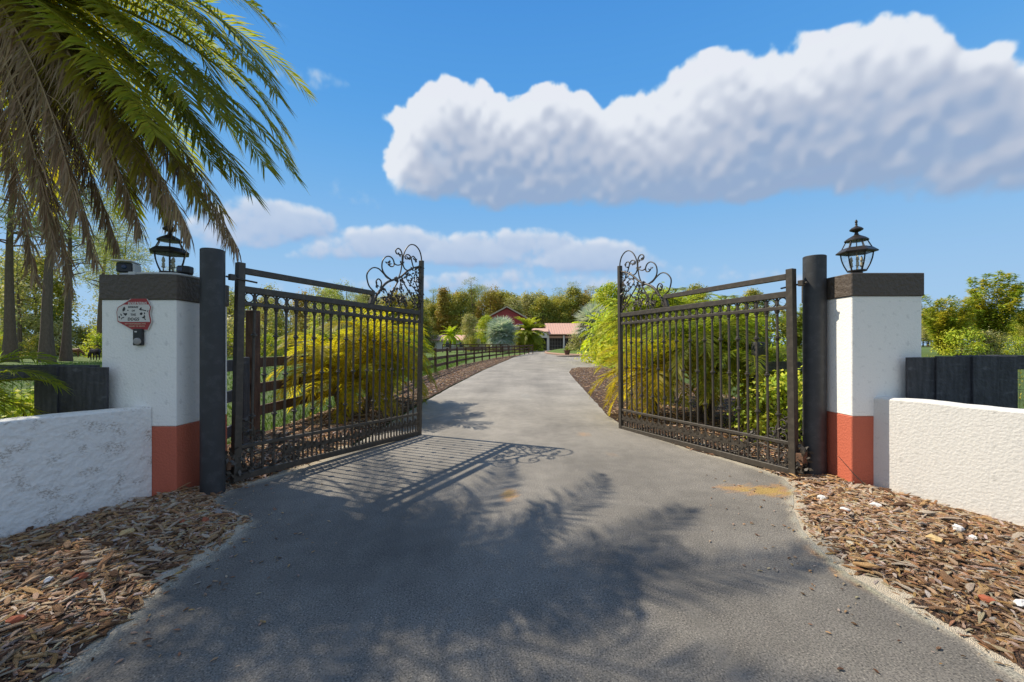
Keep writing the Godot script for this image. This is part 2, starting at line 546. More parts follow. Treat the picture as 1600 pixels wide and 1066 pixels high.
func make_sky() -> Sky:
	rng.seed = 71
	var puffs := []
	var far := []
	# the long bank ahead and to the right
	var top := [[622, 245], [636, 205], [655, 130], [680, 116], [735, 120], [770, 140], [808, 172], [840, 150], [872, 122], [905, 175], [938, 232], [968, 180], [1000, 132], [1040, 122], [1075, 96], [1110, 74], [1140, 90], [1180, 84], [1215, 58], [1262, 40], [1300, 52], [1360, 32], [1412, 46], [1455, 86], [1490, 102], [1545, 74], [1600, 84], [1700, 60], [1800, 110], [1900, 170]]
	var base := [[622, 300], [660, 322], [800, 328], [1000, 322], [1300, 318], [1600, 310], [1900, 300]]
	heap(puffs, top, base, 300, 20, 62)
	heap(puffs, top, base, 110, 60, 120)
	for k in 190:   # knobs along the top edge
		var x := rng.randf_range(630, 1850)
		var a := sky_at(x, lut(top, x) + rng.randf_range(6, 26))
		puffs.append([a.x, a.y, rng.randf_range(4.0, 12.0), 1.0])
	# low flat banks beyond it
	heap(far, [[452, 394], [510, 372], [600, 346], [640, 342], [690, 366], [760, 356], [830, 350], [880, 362], [950, 374], [1010, 400]], [[452, 400], [560, 406], [700, 418], [900, 426], [1010, 424]], 130, 10, 34, 1.0)
	heap(far, [[640, 432], [700, 420], [800, 412], [940, 424], [1030, 440]], [[640, 452], [800, 458], [1030, 456]], 80, 7, 18, 0.9)
	heap(far, [[640, 390], [760, 380], [900, 384]], [[640, 412], [900, 416]], 50, 10, 24, 0.8)
	heap(far, [[400, 440], [560, 428], [700, 436]], [[400, 452], [700, 458]], 50, 5, 14, 0.7)
	heap(far, [[960, 420], [1100, 404], [1250, 416], [1330, 430]], [[960, 446], [1330, 448]], 70, 5, 16, 0.6)
	heap(far, [[1340, 448], [1450, 436], [1600, 442]], [[1340, 462], [1600, 462]], 40, 5, 12, 0.5)
	heap(far, [[330, 372], [370, 318], [420, 300], [465, 312], [485, 340]], [[330, 388], [420, 392], [485, 362]], 70, 10, 34, 1.0)
	heap(far, [[240, 350], [285, 335], [330, 345]], [[240, 370], [330, 378]], 20, 8, 18, 0.6)
	heap(far, [[445, 118], [470, 102], [500, 98], [525, 116]], [[445, 140], [525, 138]], 34, 7, 22, 0.5)
	heap(far, [[372, 30], [400, 16], [440, 24], [468, 38]], [[372, 46], [468, 48]], 30, 7, 18, 0.4)
	heap(far, [[505, 290], [530, 262], [560, 300], [590, 306]], [[505, 316], [590, 330]], 34, 6, 20, 0.34)
	heap(far, [[1385, 378], [1420, 366], [1480, 364], [1535, 372]], [[1385, 385], [1535, 384]], 34, 4, 10, 0.5)
	heap(far, [[1150, 376], [1220, 372], [1290, 378]], [[1150, 384], [1290, 386]], 26, 3, 8, 0.3)
	heap(far, [[1165, 410], [1200, 388], [1225, 402]], [[1165, 424], [1225, 424]], 18, 5, 14, 0.34)
	heap(far, [[720, 334], [790, 330], [830, 338]], [[720, 346], [830, 348]], 20, 3, 8, 0.35)
	# the same kind of sky all round; more clouds added unseen to brighten shade
	for g in 80:
		var el := deg_to_rad(rng.randf_range(5.0, 64.0))
		var wide := rng.randf_range(90, 380)
		var gap := deg_to_rad(64.0) + wide / SKY_W * TAU
		var az := gap + rng.randf() * (TAU - 2.0 * gap)
		for k in int(wide * 0.28):
			var u := rng.randf_range(-1, 1)
			var r := rng.randf_range(12, 46) * (1.0 - 0.6 * absf(u))
			puffs.append([fposmod((az / TAU + 0.5) * SKY_W + u * wide, SKY_W), (1.0 - el / (PI * 0.5)) * SKY_H - rng.randf() * 60.0 * (1.0 - absf(u)) - r * 0.3, r, 1.0])
	var n_px := SKY_W * SKY_H
	var hgt := PackedFloat32Array()
	var thin := PackedFloat32Array()
	hgt.resize(n_px)
	thin.resize(n_px)
	var warp := field(noise(21, 0.02, 4), SKY_W, SKY_H)
	var cauli := noise(22, 0.015, 3, FastNoiseLite.TYPE_CELLULAR)   # rounded knobs
	cauli.cellular_return_type = FastNoiseLite.RETURN_DISTANCE
	cauli.domain_warp_enabled = true
	cauli.domain_warp_amplitude = 12.0
	cauli.domain_warp_frequency = 0.01
	var knob := cauli.get_seamless_image(SKY_W, SKY_H, true).get_data()
	var torn := field(noise(23, 0.05, 5), SKY_W, SKY_H)
	for layer in 2:
		for p in (puffs if layer == 0 else far):
			var r: float = p[2]
			var st: float = PI * 0.5 * (1.0 - p[1] / SKY_H)
			var rx := r / maxf(0.15, cos(st)) * (1.0 if layer == 0 else 2.1)
			var amp := r * 0.45
			var y0 := maxi(0, int(p[1] - r * 1.55))
			var y1 := mini(SKY_H - 1, int(p[1] + r * 1.55))
			var x0 := int(p[0] - rx * 1.55)
			var x1 := int(p[0] + rx * 1.55)
			var ir := 1.0 / (rx * rx)
			var iy := 1.0 / (r * r)
			var k: float = p[3]
			for y in range(y0, y1 + 1):
				for x in range(x0, x1 + 1):
					var i := y * SKY_W + posmod(x, SKY_W)
					var dx: float = x - p[0] + (warp[i] - 128) * 0.0078 * amp
					var dy: float = y - p[1]
					if dy > 0.0:   # flat bottoms
						dy *= 1.45
					var d2 := dx * dx * ir + dy * dy * iy
					if d2 < 1.0:
						var z := r * sqrt(1.0 - d2)
						if layer == 0:
							if z > hgt[i]:
								hgt[i] = z
						else:
							z *= k
							if z > thin[i]:
								thin[i] = z
	var soft := smoothed(hgt, 8)
	for i in n_px:
		if soft[i] > 0.05:
			hgt[i] = soft[i] - 8.0 + ((knob[i] / 255.0 - 0.42) * 34.0 + (torn[i] / 255.0 - 0.5) * 22.0) * smoothstep(1.5, 8.0, soft[i])
		else:
			hgt[i] = 0.0
	soft = smoothed(hgt, 7)
	var veil := smoothed(thin, 5)
	for i in n_px:
		thin[i] = veil[i] - 4.0 + ((torn[i] / 255.0 - 0.4) * 16.0 + (knob[i] / 255.0 - 0.4) * 8.0) * smoothstep(0.8, 5.0, veil[i]) if veil[i] > 0.3 else 0.0
	var wide := smoothed(hgt, 16)
	var out := PackedByteArray()
	out.resize(SKY_W * SKY_H * 2 * 3)
	var zen := Color(0.20, 0.47, 0.80)
	var mid := Color(0.37, 0.65, 0.91)
	var low := Color(0.66, 0.80, 0.93)
	for y in SKY_H:
		var el := 1.0 - (y + 0.5) / SKY_H   # 1 at the zenith
		var air := zen.lerp(mid, smoothstep(0.75, 0.22, el)).lerp(low, smoothstep(0.36, 0.0, el))
		for x in SKY_W:
			var i := y * SKY_W + x
			var o := (y * SKY_W + (x + SKY_W / 2) % SKY_W) * 3   # the picture's left edge is straight ahead
			var q := air
			var t := (torn[i] - 128) * 0.0078
			if thin[i] > 0.0:
				var h := thin[i]
				if h > 0.0:
					var xl := y * SKY_W + posmod(x - 5, SKY_W)
					var yu := i - 5 * SKY_W if y >= 5 else i
					var slope := (veil[i] - veil[xl]) * 0.6 + (veil[i] - veil[yu]) * 0.8
					var lit := clampf(0.55 + slope * 0.055 - h * 0.006 + t * 0.1, 0.0, 1.0)
					var cl := Color(0.60, 0.70, 0.85).lerp(Color(0.90, 0.915, 0.95), lit)
					q = q.lerp(cl, smoothstep(0.0, 16.0, h) * 0.9)
			if hgt[i] > 0.0:
				var h := hgt[i]
				if h > 0.0:
					var row := y * SKY_W
					var near := clampf((soft[i] - soft[row + posmod(x - 6, SKY_W)]) * 0.6 + (soft[i] - soft[maxi(0, y - 6) * SKY_W + x]) * 0.8, -8.0, 8.0)
					var depth := 0.0   # how much cloud lies between here and the sun, up and to the left
					for st in [[8, 10, 0.8], [20, 26, 0.8], [40, 46, 0.9], [72, 66, 0.9], [116, 84, 0.8], [0, 30, 0.5], [0, 62, 0.5]]:
						depth += st[2] * wide[maxi(0, y - int(st[1])) * SKY_W + posmod(x - int(st[0]), SKY_W)]
					var lit := clampf(0.08 + 0.95 * exp(-depth / 92.0) + near * 0.024 + t * 0.05, 0.0, 1.0)
					var cl := Color(0.60, 0.68, 0.80).lerp(Color(0.735, 0.772, 0.845), smoothstep(0.0, 0.45, lit)).lerp(Color(0.915, 0.93, 0.96), smoothstep(0.35, 1.0, lit))
					var under := smoothstep(0.5, 7.0, wide[maxi(0, y - 16) * SKY_W + x] - wide[i])   # undersides fray and fade
					q = q.lerp(cl, smoothstep(0.0, lerpf(13.0, 34.0, under), h) * lerpf(0.985, 0.93, under))
			out[o] = int(clampf(q.r, 0, 1) * 255)
			out[o + 1] = int(clampf(q.g, 0, 1) * 255)
			out[o + 2] = int(clampf(q.b, 0, 1) * 255)
	for i in range(n_px, n_px * 2):   # below the horizon: the mean tone of far land
		out[i * 3] = 92
		out[i * 3 + 1] = 94
		out[i * 3 + 2] = 78
	var m := PanoramaSkyMaterial.new()
	m.panorama = ImageTexture.create_from_image(Image.create_from_data(SKY_W, SKY_H * 2, false, Image.FORMAT_RGB8, out))
	m.energy_multiplier = SKY_ENERGY
	var s := Sky.new()
	s.sky_material = m
	return s

# ---- gates, posts, pillars, walls

func scroll(pts: Array, sc := 1.0) -> PackedVector3Array:
	var a := []
	for p in pts:
		a.append(Vector3(p[0], p[1], 0))
	return smooth_path(a, 7)

func curl(cx: float, cy: float, r: float, turns: float, from: float, sense: float) -> PackedVector3Array:
	var o := PackedVector3Array()
	var m := int(14 * turns)
	for i in m + 1:
		var f := float(i) / m
		var a := from + sense * TAU * turns * f
		o.append(Vector3(cx + cos(a) * r * (1.0 - 0.82 * f), cy + sin(a) * r * (1.0 - 0.82 * f), 0.004 * sin(f * 9.0)))
	return o

func sprig(m: MB, x: float, y: float, z: float, size: float, k: int) -> void:   # a few forged leaves on a stem end
	for i in k:
		var a := rng.randf() * TAU
		var d := Vector3(cos(a), sin(a), rng.randf_range(-0.5, 0.5)).normalized()
		var nn := (Vector3(0, 0, 1) + rv(0.6)).normalized()
		nn = (nn - d * nn.dot(d)).normalized()
		var p := Vector3(x, y, z) + rv(size * 0.25)
		m.leaf(p, d, nn, size * rng.randf_range(0.8, 1.25), size * 0.55)
		m.leaf(p - nn * 0.003, d, -nn, size, size * 0.5)

func rosette(m: MB, x: float, y: float, s: float) -> void:   # the forged flower on a spear
	for i in 6:
		var a := PI * 0.5 + (i - 2.5) * 0.52
		var d := Vector3(cos(a), sin(a), 0.35 if i % 2 else -0.35).normalized()
		m.leaf(Vector3(x, y, 0), d, Vector3(0, 0, 1), s * (1.2 if i in [2, 3] else 0.95), s * 0.5)
		m.leaf(Vector3(x, y, -0.003), d, Vector3(0, 0, -1), s * (1.2 if i in [2, 3] else 0.95), s * 0.5)
	for sg in [-1.0, 1.0]:
		var arc := PackedVector3Array()
		for i in 6:
			var a := lerpf(0.0, 3.6, i / 5.0)
			arc.append(Vector3(x + sg * (0.012 + 0.016 * sin(a)), y - 0.012 - 0.016 * (1.0 - cos(a)) * 0.6, 0))
		m.tube(arc, [0.0045], 4)

func make_gate() -> Node3D:
	rng.seed = 5
	var g := thing("driveway_gate", "", "gate")
	var s := 0.056
	var len_ := 2.59
	var mb := MB.new()
	mb.box(Transform3D(Basis(), Vector3(0.032, 1.06, 0)), Vector3(0.064, 2.02, 0.064), 0.003)
	part("hinge_stile", mb.mesh(M.gate), g)
	mb = MB.new()
	mb.box(Transform3D(Basis(), Vector3(len_ - 0.03, 1.325, 0)), Vector3(s, 2.55, s), 0.003)
	part("free_stile", mb.mesh(M.gate), g)
	for r in [[0.085, 0.06], [0.36, 0.034], [1.695, 0.034], [1.827, 0.06]]:
		mb = MB.new()
		mb.box(Transform3D(Basis(), Vector3(len_ * 0.5, r[0], 0)), Vector3(len_ - 0.128, r[1], 0.05 if r[1] > 0.05 else 0.036), 0.003)
		part("rail", mb.mesh(M.gate), g)
	mb = MB.new()
	mb.box(Transform3D(Basis(), Vector3(0.066 + 0.795, 2.0, 0)), Vector3(1.59, 0.056, 0.05), 0.003)
	part("top_rail", mb.mesh(M.gate), g)
	mb = MB.new()
	mb.bar(Vector3(1.64, 1.98, 0), Vector3(1.60, 1.858, 0), 0.04, 0.04, 0.003)
	part("brace", mb.mesh(M.gate), g)
	# pickets with forged collars, rings between the two upper rails
	var kinds := []
	for odd in 2:
		var b := MB.new()
		b.box(Transform3D(Basis(), Vector3(0, 0.957, 0)), Vector3(0.019, 1.677, 0.019), 0.002)
		var prof := PackedVector2Array([Vector2(0.0135, -0.028), Vector2(0.0165, -0.02), Vector2(0.0165, -0.013), Vector2(0.014, -0.011), Vector2(0.028, -0.006), Vector2(0.028, 0.006), Vector2(0.014, 0.011), Vector2(0.0165, 0.013), Vector2(0.0165, 0.02), Vector2(0.0135, 0.028)])
		for y in ([1.40, 0.63] if odd == 0 else [1.02]):
			b.lathe(Transform3D(Basis(), Vector3(0, y, 0)), prof, 8, false, PI / 8)
		b.lathe(Transform3D(Basis(), Vector3(0, 1.652, 0)), PackedVector2Array([Vector2(0.0135, -0.03), Vector2(0.0155, -0.02), Vector2(0.013, -0.012), Vector2(0.023, 0.01), Vector2(0.025, 0.024), Vector2(0.0135, 0.026)]), 8, false, PI / 8)
		kinds.append(b.mesh(M.gate))
	var ring := MB.new()
	var pts := PackedVector3Array()
	for i in 21:
		pts.append(Vector3(cos(TAU * i / 20), sin(TAU * i / 20), 0) * 0.0425)
	ring.tube(pts, [0.006], 5, false, 1.6)
	var ring_mesh := ring.mesh(M.gate)
	var n := 22
	var step := (len_ - 0.12) / (n + 1)
	var stub := MB.new()
	stub.box(Transform3D(Basis(), Vector3(0, 1.7545, 0)), Vector3(0.017, 0.083, 0.017))
	var stub_mesh := stub.mesh(M.gate)
	for i in n:
		var at := Transform3D(Basis(), Vector3(0.062 + step * (i + 1), 0, 0))
		part("picket", kinds[i % 2], g, at)
		part("ring_bar", stub_mesh, g, at)
	for i in n + 1:
		part("ring", ring_mesh, g, Transform3D(Basis(), Vector3(0.062 + step * (i + 0.5), 1.7545, 0)))
	# low spears with forged flowers between the pickets
	var sp := MB.new()
	sp.box(Transform3D(Basis(), Vector3(0, 0.165, 0)), Vector3(0.013, 0.10, 0.013))
	sp.lathe(Transform3D(Basis(), Vector3(0, 0.13, 0)), PackedVector2Array([Vector2(0.008, -0.012), Vector2(0.014, 0), Vector2(0.008, 0.012)]), 6)
	rosette(sp, 0, 0.215, 0.085)
	var sp_mesh := sp.mesh(M.gate)
	for i in range(4, n + 1):
		part("spear_flower", sp_mesh, g, Transform3D(Basis(), Vector3(0.062 + step * (i + 0.5), 0, 0.002)))
	# vine scrolls in the low corner by the hinge
	mb = MB.new()
	var lv := MB.new()
	for q in [[0.16, 0.22, 0.085, 1.4, 2.0, 1.0], [0.34, 0.2, 0.08, 1.5, 0.5, -1.0], [0.50, 0.24, 0.085, 1.4, 3.5, 1.0], [0.62, 0.17, 0.05, 1.3, 1.0, -1.0], [0.13, 0.40, 0.07, 1.5, 5.0, 1.0], [0.24, 0.43, 0.055, 1.3, 2.0, -1.0], [0.12, 0.54, 0.06, 1.3, 4.4, 1.0], [0.10, 0.10, 0.05, 1.2, 0.0, 1.0], [0.42, 0.36, 0.05, 1.2, 3.0, 1.0], [0.26, 0.13, 0.045, 1.2, 1.5, 1.0]]:
		mb.tube(curl(q[0], q[1], q[2], q[3], q[4], q[5]), [0.0065], 5)
		for k in 5:
			var a := rng.randf() * TAU
			sprig(lv, q[0] + cos(a) * q[2] * 0.9, q[1] + sin(a) * q[2] * 0.9, 0.006, 0.05, 3)
	mb.tube(scroll([[0.07, 0.62], [0.17, 0.55], [0.19, 0.42], [0.10, 0.34], [0.20, 0.27], [0.38, 0.30], [0.55, 0.20], [0.70, 0.13]]), [0.008], 5)
	var vine := part("corner_vine", mb.mesh(M.gate), g)
	part("vine_leaves", lv.mesh(M.gate), vine).set_meta("kind", "stuff")
	# latch bolt sticking out of the hinge stile towards the post
	mb = MB.new()
	mb.tube(PackedVector3Array([Vector3(-0.10, 1.92, 0.02), Vector3(0.16, 1.90, 0.05)]), [0.009], 6)
	mb.box(Transform3D(Basis(), Vector3(-0.05, 1.92, 0.02)), Vector3(0.05, 0.055, 0.04), 0.004)
	part("hinge_bolt", mb.mesh(M.gate), g)
	mb = MB.new()
	mb.box(Transform3D(Basis(), Vector3(-0.035, 0.24, 0.0)), Vector3(0.075, 0.09, 0.05), 0.005)
	mb.lathe(Transform3D(Basis(), Vector3(-0.05, 0.24, 0.03)), PackedVector2Array([Vector2(0, -0.06), Vector2(0.022, -0.06), Vector2(0.022, 0.06), Vector2(0, 0.06)]), 8)
	part("lower_hinge", mb.mesh(M.rust), g)
	lv = MB.new()
	for k in 46:
		sprig(lv, rng.randf_range(-0.10, 0.10), 0.05 + 0.30 * rng.randf(), rng.randf_range(-0.03, 0.05), 0.055, 2)
	part("hinge_leaves", lv.mesh(M.gate), g).set_meta("kind", "stuff")
	# crest at the free end: an arch with open scrolls above and leafy vines below
	mb = MB.new()
	mb.tube(scroll([[1.649, 1.861], [1.687, 1.955], [1.753, 2.043], [1.82, 2.123], [1.902, 2.187], [2.045, 2.246]]), [0.016], 6)
	mb.tube(scroll([[2.045, 2.243], [2.148, 2.30], [2.271, 2.397], [2.398, 2.464], [2.545, 2.512]]), [0.014], 6)
	mb.lathe(Transform3D(Basis(), Vector3(2.05, 2.245, 0)), PackedVector2Array([Vector2(0, -0.04), Vector2(0.03, -0.02), Vector2(0.03, 0.02), Vector2(0, 0.04)]), 8)
	mb.tube(scroll([[2.088, 2.227], [2.001, 2.088], [1.916, 1.862]]), [0.011], 5)
	mb.tube(scroll([[2.148, 2.30], [2.209, 2.203], [2.302, 2.108], [2.52, 1.88]]), [0.01], 5)
	part("crest_arch", mb.mesh(M.gate), g)
	var open := [
		[[1.649, 2.029], [1.573, 2.086], [1.536, 2.197], [1.567, 2.27], [1.642, 2.325], [1.727, 2.329], [1.806, 2.288], [1.875, 2.239], [1.958, 2.221]],
		[[1.76, 2.05], [1.782, 2.107], [1.777, 2.167], [1.733, 2.197], [1.694, 2.164], [1.698, 2.125], [1.716, 2.103]],
		[[1.958, 2.221], [1.847, 2.27], [1.79, 2.341], [1.793, 2.432], [1.84, 2.497], [1.909, 2.527], [1.973, 2.509], [2.005, 2.454], [1.987, 2.408], [1.937, 2.399], [1.902, 2.428]],
		[[2.001, 2.453], [2.059, 2.438], [2.118, 2.455], [2.148, 2.482]],
		[[2.088, 2.264], [2.133, 2.362], [2.156, 2.483], [2.156, 2.601], [2.126, 2.658], [2.074, 2.67], [2.033, 2.632], [2.052, 2.594], [2.096, 2.593]],
		[[2.286, 2.40], [2.209, 2.418], [2.171, 2.486], [2.186, 2.607], [2.247, 2.718], [2.334, 2.784], [2.43, 2.788], [2.513, 2.734], [2.555, 2.641], [2.56, 2.53]],
		[[2.40, 2.47], [2.382, 2.478], [2.357, 2.534], [2.326, 2.604], [2.271, 2.628], [2.216, 2.598], [2.224, 2.561], [2.271, 2.566]],
		[[2.334, 2.595], [2.374, 2.626], [2.422, 2.608], [2.427, 2.57]]]
	for p in open:
		mb = MB.new()
		mb.tube(scroll(p), [0.0085, 0.0085], 5, true, 1.3)
		part("crest_scroll", mb.mesh(M.gate), g)
	mb = MB.new()
	lv = MB.new()
	for p in [[1.902, 2.428], [2.148, 2.482], [2.096, 2.593], [2.271, 2.566], [2.427, 2.57], [2.36, 2.43], [1.70, 2.12]]:
		sprig(lv, p[0], p[1], 0, 0.05, 5)
	var vines := [
		[[1.72, 1.87], [1.70, 1.96], [1.76, 2.05], [1.86, 2.06], [1.90, 1.98], [1.84, 1.93], [1.80, 1.97]],
		[[1.98, 1.87], [1.95, 2.0], [2.0, 2.1], [2.1, 2.12], [2.16, 2.04], [2.12, 1.97], [2.06, 2.0], [2.07, 2.04]],
		[[2.25, 1.87], [2.20, 1.98], [2.26, 2.08], [2.38, 2.10], [2.44, 2.02], [2.40, 1.96], [2.34, 1.99]],
		[[2.53, 1.90], [2.50, 2.05], [2.42, 2.16], [2.32, 2.22], [2.24, 2.30], [2.30, 2.36], [2.37, 2.32], [2.35, 2.26]],
		[[2.53, 2.30], [2.46, 2.36], [2.42, 2.44], [2.48, 2.47], [2.52, 2.42]],
		[[2.53, 2.10], [2.48, 2.18], [2.44, 2.26], [2.49, 2.31], [2.53, 2.26]],
		[[1.86, 1.87], [1.90, 1.95], [1.97, 1.98], [2.02, 1.93]],
		[[2.10, 1.87], [2.14, 1.95], [2.22, 1.96], [2.28, 1.91]],
		[[2.40, 1.87], [2.44, 1.93], [2.50, 1.95]],
		[[2.17, 2.12], [2.13, 2.18], [2.16, 2.25], [2.22, 2.22]]]
	for p in vines:
		var path := scroll(p)
		mb.tube(path, [0.007], 5)
		for i in range(2, path.size(), 4):
			sprig(lv, path[i].x, path[i].y, 0.004, 0.05, 3)
	for k in 26:   # leaves climbing the stile
		sprig(lv, 2.535 + rng.randf_range(-0.02, 0.05), rng.randf_range(1.95, 2.5), 0.02, 0.052, 2)
	var cv := part("crest_vine", mb.mesh(M.gate), g)
	part("vine_leaves", lv.mesh(M.gate), cv).set_meta("kind", "stuff")
	return g

func post(at: Vector3, hgt: float, r: float, label: String) -> void:
	var t := thing("gate_post", label, "gate post", at)
	var mb := MB.new()
	mb.lathe(Transform3D(), PackedVector2Array([Vector2(r, -0.1), Vector2(r, hgt - 0.006), Vector2(r - 0.006, hgt)]), 32)
	part("tube", mb.mesh(M.post), t)
	mb = MB.new()
	mb.lathe(Transform3D(Basis(), Vector3(0, hgt - 0.004, 0)), PackedVector2Array([Vector2(r - 0.006, 0.003), Vector2(0, 0.008)]), 32)
	part("end_cap", mb.mesh(M.post), t)

func pillar(at: Vector3, w: float, hgt: float, red: float, cap: float, label: String) -> void:
	var t := thing("gate_pillar", label, "pillar", at)
	var mb := MB.new()
	mb.box(Transform3D(Basis(), Vector3(0, (red + hgt - cap) * 0.5 + 0.001, 0)), Vector3(w, hgt - cap - red - 0.002, w), 0.006)
	part("shaft", mb.mesh(M.shade_lifted_stucco), t)
	mb = MB.new()
	mb.box(Transform3D(Basis(), Vector3(0, red * 0.5 - 0.1, 0)), Vector3(w + 0.002, red + 0.2, w + 0.002), 0.006)
	part("base_band", mb.mesh(M.red_paint), t)
	mb = MB.new()
	mb.box(Transform3D(Basis(), Vector3(0, hgt - cap * 0.5, 0)), Vector3(w + 0.026, cap, w + 0.026), 0.006)
	part("cap", mb.mesh(M.cap_paint), t)

func low_wall(a: Vector3, b: Vector3, thick: float, ya: float, yb: float, m: Material, label: String) -> void:
	# a to b is the face towards the drive; the top is a little uneven, as trowelled
	var t := thing("low_wall", label, "wall")
	var mb := MB.new()
	var dir := (b - a).normalized()
	var side := dir.cross(Vector3.UP).normalized()
	if side.x * a.x < 0:
		side = -side
	var wob := noise(31, 0.9, 3)
	var cols := 40
	var prof := [Vector2(0, -0.25), Vector2(0, 0.4), Vector2(0, 0.972), Vector2(0.004, 0.99), Vector2(0.02, 1.0), Vector2(thick * 0.5, 1.004), Vector2(thick - 0.02, 1.0), Vector2(thick, 0.98), Vector2(thick, -0.25)]
	for i in cols + 1:
		var f := float(i) / cols
		var p := a.lerp(b, f)
		var y := lerpf(ya, yb, f) + 0.012 * wob.get_noise_2d(f * 4.0, a.x)
		for j in prof.size():
			var q: Vector2 = prof[j]
			var out := 0.005 * wob.get_noise_2d(f * 9.0, q.y * 3.0 + j)
			mb.vert(Vector3(p.x, y * q.y if q.y > -0.2 else -0.25, p.z) + side * (q.x + out), Vector3.UP, Vector2(f, q.y))
	var k := prof.size()
	for i in cols:
		for j in k - 1:
			var e := i * k + j
			mb.tri_i(e, e + k, e + k + 1)
			mb.tri_i(e, e + k + 1, e + 1)
	settle(mb, side)
	part("wall_body", mb.mesh(m), t)

func settle(mb: MB, _s: Vector3) -> void:   # smooth normals from the faces
	var acc := PackedVector3Array()
	acc.resize(mb.v.size())
	for i in range(0, mb.ix.size(), 3):
		var a := mb.ix[i]
		var b := mb.ix[i + 1]
		var c := mb.ix[i + 2]
		var nn := (mb.v[c] - mb.v[a]).cross(mb.v[b] - mb.v[a])
		acc[a] += nn
		acc[b] += nn
		acc[c] += nn
	for i in acc.size():
		mb.n[i] = acc[i].normalized() if acc[i].length() > 1e-9 else Vector3.UP

func make_lantern() -> Node3D:
	var t := thing("post_lantern", "", "lantern")
	var mb := MB.new()
	var id := Transform3D()
	mb.lathe(id, PackedVector2Array([Vector2(0.058, 0), Vector2(0.058, 0.03), Vector2(0.05, 0.05), Vector2(0.05, 0.062), Vector2(0.085, 0.066), Vector2(0.085, 0.078), Vector2(0, 0.078)]), 18)
	part("base", mb.mesh(M.lantern), t)
	var rib := MB.new()
	rib.tube(smooth_path([Vector3(0.08, 0.074, 0), Vector3(0.108, 0.13, 0), Vector3(0.128, 0.19, 0), Vector3(0.136, 0.245, 0)], 4), [0.0065], 5)
	var rib_mesh := rib.mesh(M.lantern)
	var up := MB.new()
	up.tube(PackedVector3Array([Vector3(0.128, 0.285, 0), Vector3(0.085, 0.37, 0)]), [0.0055], 5)
	var up_mesh := up.mesh(M.lantern)
	var gl := MB.new()
	for i in 6:
		part("rib", rib_mesh, t, Transform3D(Basis(Vector3.UP, TAU * i / 6.0), Vector3.ZERO))
		part("upper_rib", up_mesh, t, Transform3D(Basis(Vector3.UP, TAU * i / 6.0), Vector3.ZERO))
	var prof := [Vector2(0.078, 0.08), Vector2(0.105, 0.13), Vector2(0.125, 0.19), Vector2(0.133, 0.242)]
	for i in 3:
		var a: Vector2 = prof[i]
		var b: Vector2 = prof[i + 1]
		var c0 := Vector3(cos(0.0), 0, -sin(0.0))
		var c1 := Vector3(cos(TAU / 6), 0, -sin(TAU / 6))
		gl.quad(c0 * a.x + Vector3.UP * a.y, c1 * a.x + Vector3.UP * a.y, c1 * b.x + Vector3.UP * b.y, c0 * b.x + Vector3.UP * b.y)
	var gl_mesh := gl.mesh(M.glass)
	var gu := MB.new()
	var d1 := Vector3(cos(TAU / 6), 0, -sin(TAU / 6))
	gu.quad(Vector3(0.124, 0.292, 0), d1 * 0.124 + Vector3.UP * 0.292, d1 * 0.084 + Vector3.UP * 0.37, Vector3(0.084, 0.37, 0))
	var gu_mesh := gu.mesh(M.glass)
	for i in 6:
		part("pane", gl_mesh, t, Transform3D(Basis(Vector3.UP, TAU * i / 6.0), Vector3.ZERO))
		part("upper_pane", gu_mesh, t, Transform3D(Basis(Vector3.UP, TAU * i / 6.0), Vector3.ZERO))
	mb = MB.new()
	mb.lathe(id, PackedVector2Array([Vector2(0.126, 0.236), Vector2(0.140, 0.238), Vector2(0.178, 0.246), Vector2(0.180, 0.256), Vector2(0.138, 0.288), Vector2(0.126, 0.296), Vector2(0.120, 0.288), Vector2(0.126, 0.25), Vector2(0.126, 0.236)]), 6, true)
	part("rim", mb.mesh(M.lantern), t)
	mb = MB.new()
	mb.lathe(id, PackedVector2Array([Vector2(0.0, 0.366), Vector2(0.105, 0.362), Vector2(0.104, 0.372), Vector2(0.078, 0.392), Vector2(0.04, 0.412), Vector2(0.022, 0.422), Vector2(0.014, 0.446), Vector2(0.03, 0.452), Vector2(0.058, 0.466), Vector2(0.060, 0.476), Vector2(0.042, 0.492), Vector2(0.016, 0.504), Vector2(0.008, 0.516), Vector2(0.013, 0.524), Vector2(0.008, 0.532), Vector2(0.013, 0.548), Vector2(0.009, 0.562), Vector2(0.0, 0.574)]), 18)
	part("finial_roof", mb.mesh(M.lantern), t)
	mb = MB.new()
	mb.tube(PackedVector3Array([Vector3(0, 0.07, 0), Vector3(0, 0.37, 0)]), [0.006], 6)
	part("stem", mb.mesh(M.lantern), t)
	var cn := MB.new()
	cn.lathe(id, PackedVector2Array([Vector2(0.006, 0.07), Vector2(0.006, 0.11), Vector2(0.02, 0.118), Vector2(0.013, 0.126), Vector2(0.013, 0.155)]), 8)
	cn.lathe(id, PackedVector2Array([Vector2(0.006, 0.155), Vector2(0.016, 0.175), Vector2(0.011, 0.2), Vector2(0.0, 0.222)]), 8)
	var cm := cn.mesh(M.candle)
	for i in 3:
		var a := TAU * i / 3.0 + 0.4
		part("candle_bulb", cm, t, Transform3D(Basis(), Vector3(cos(a) * 0.05, 0, sin(a) * 0.05)))
	return t

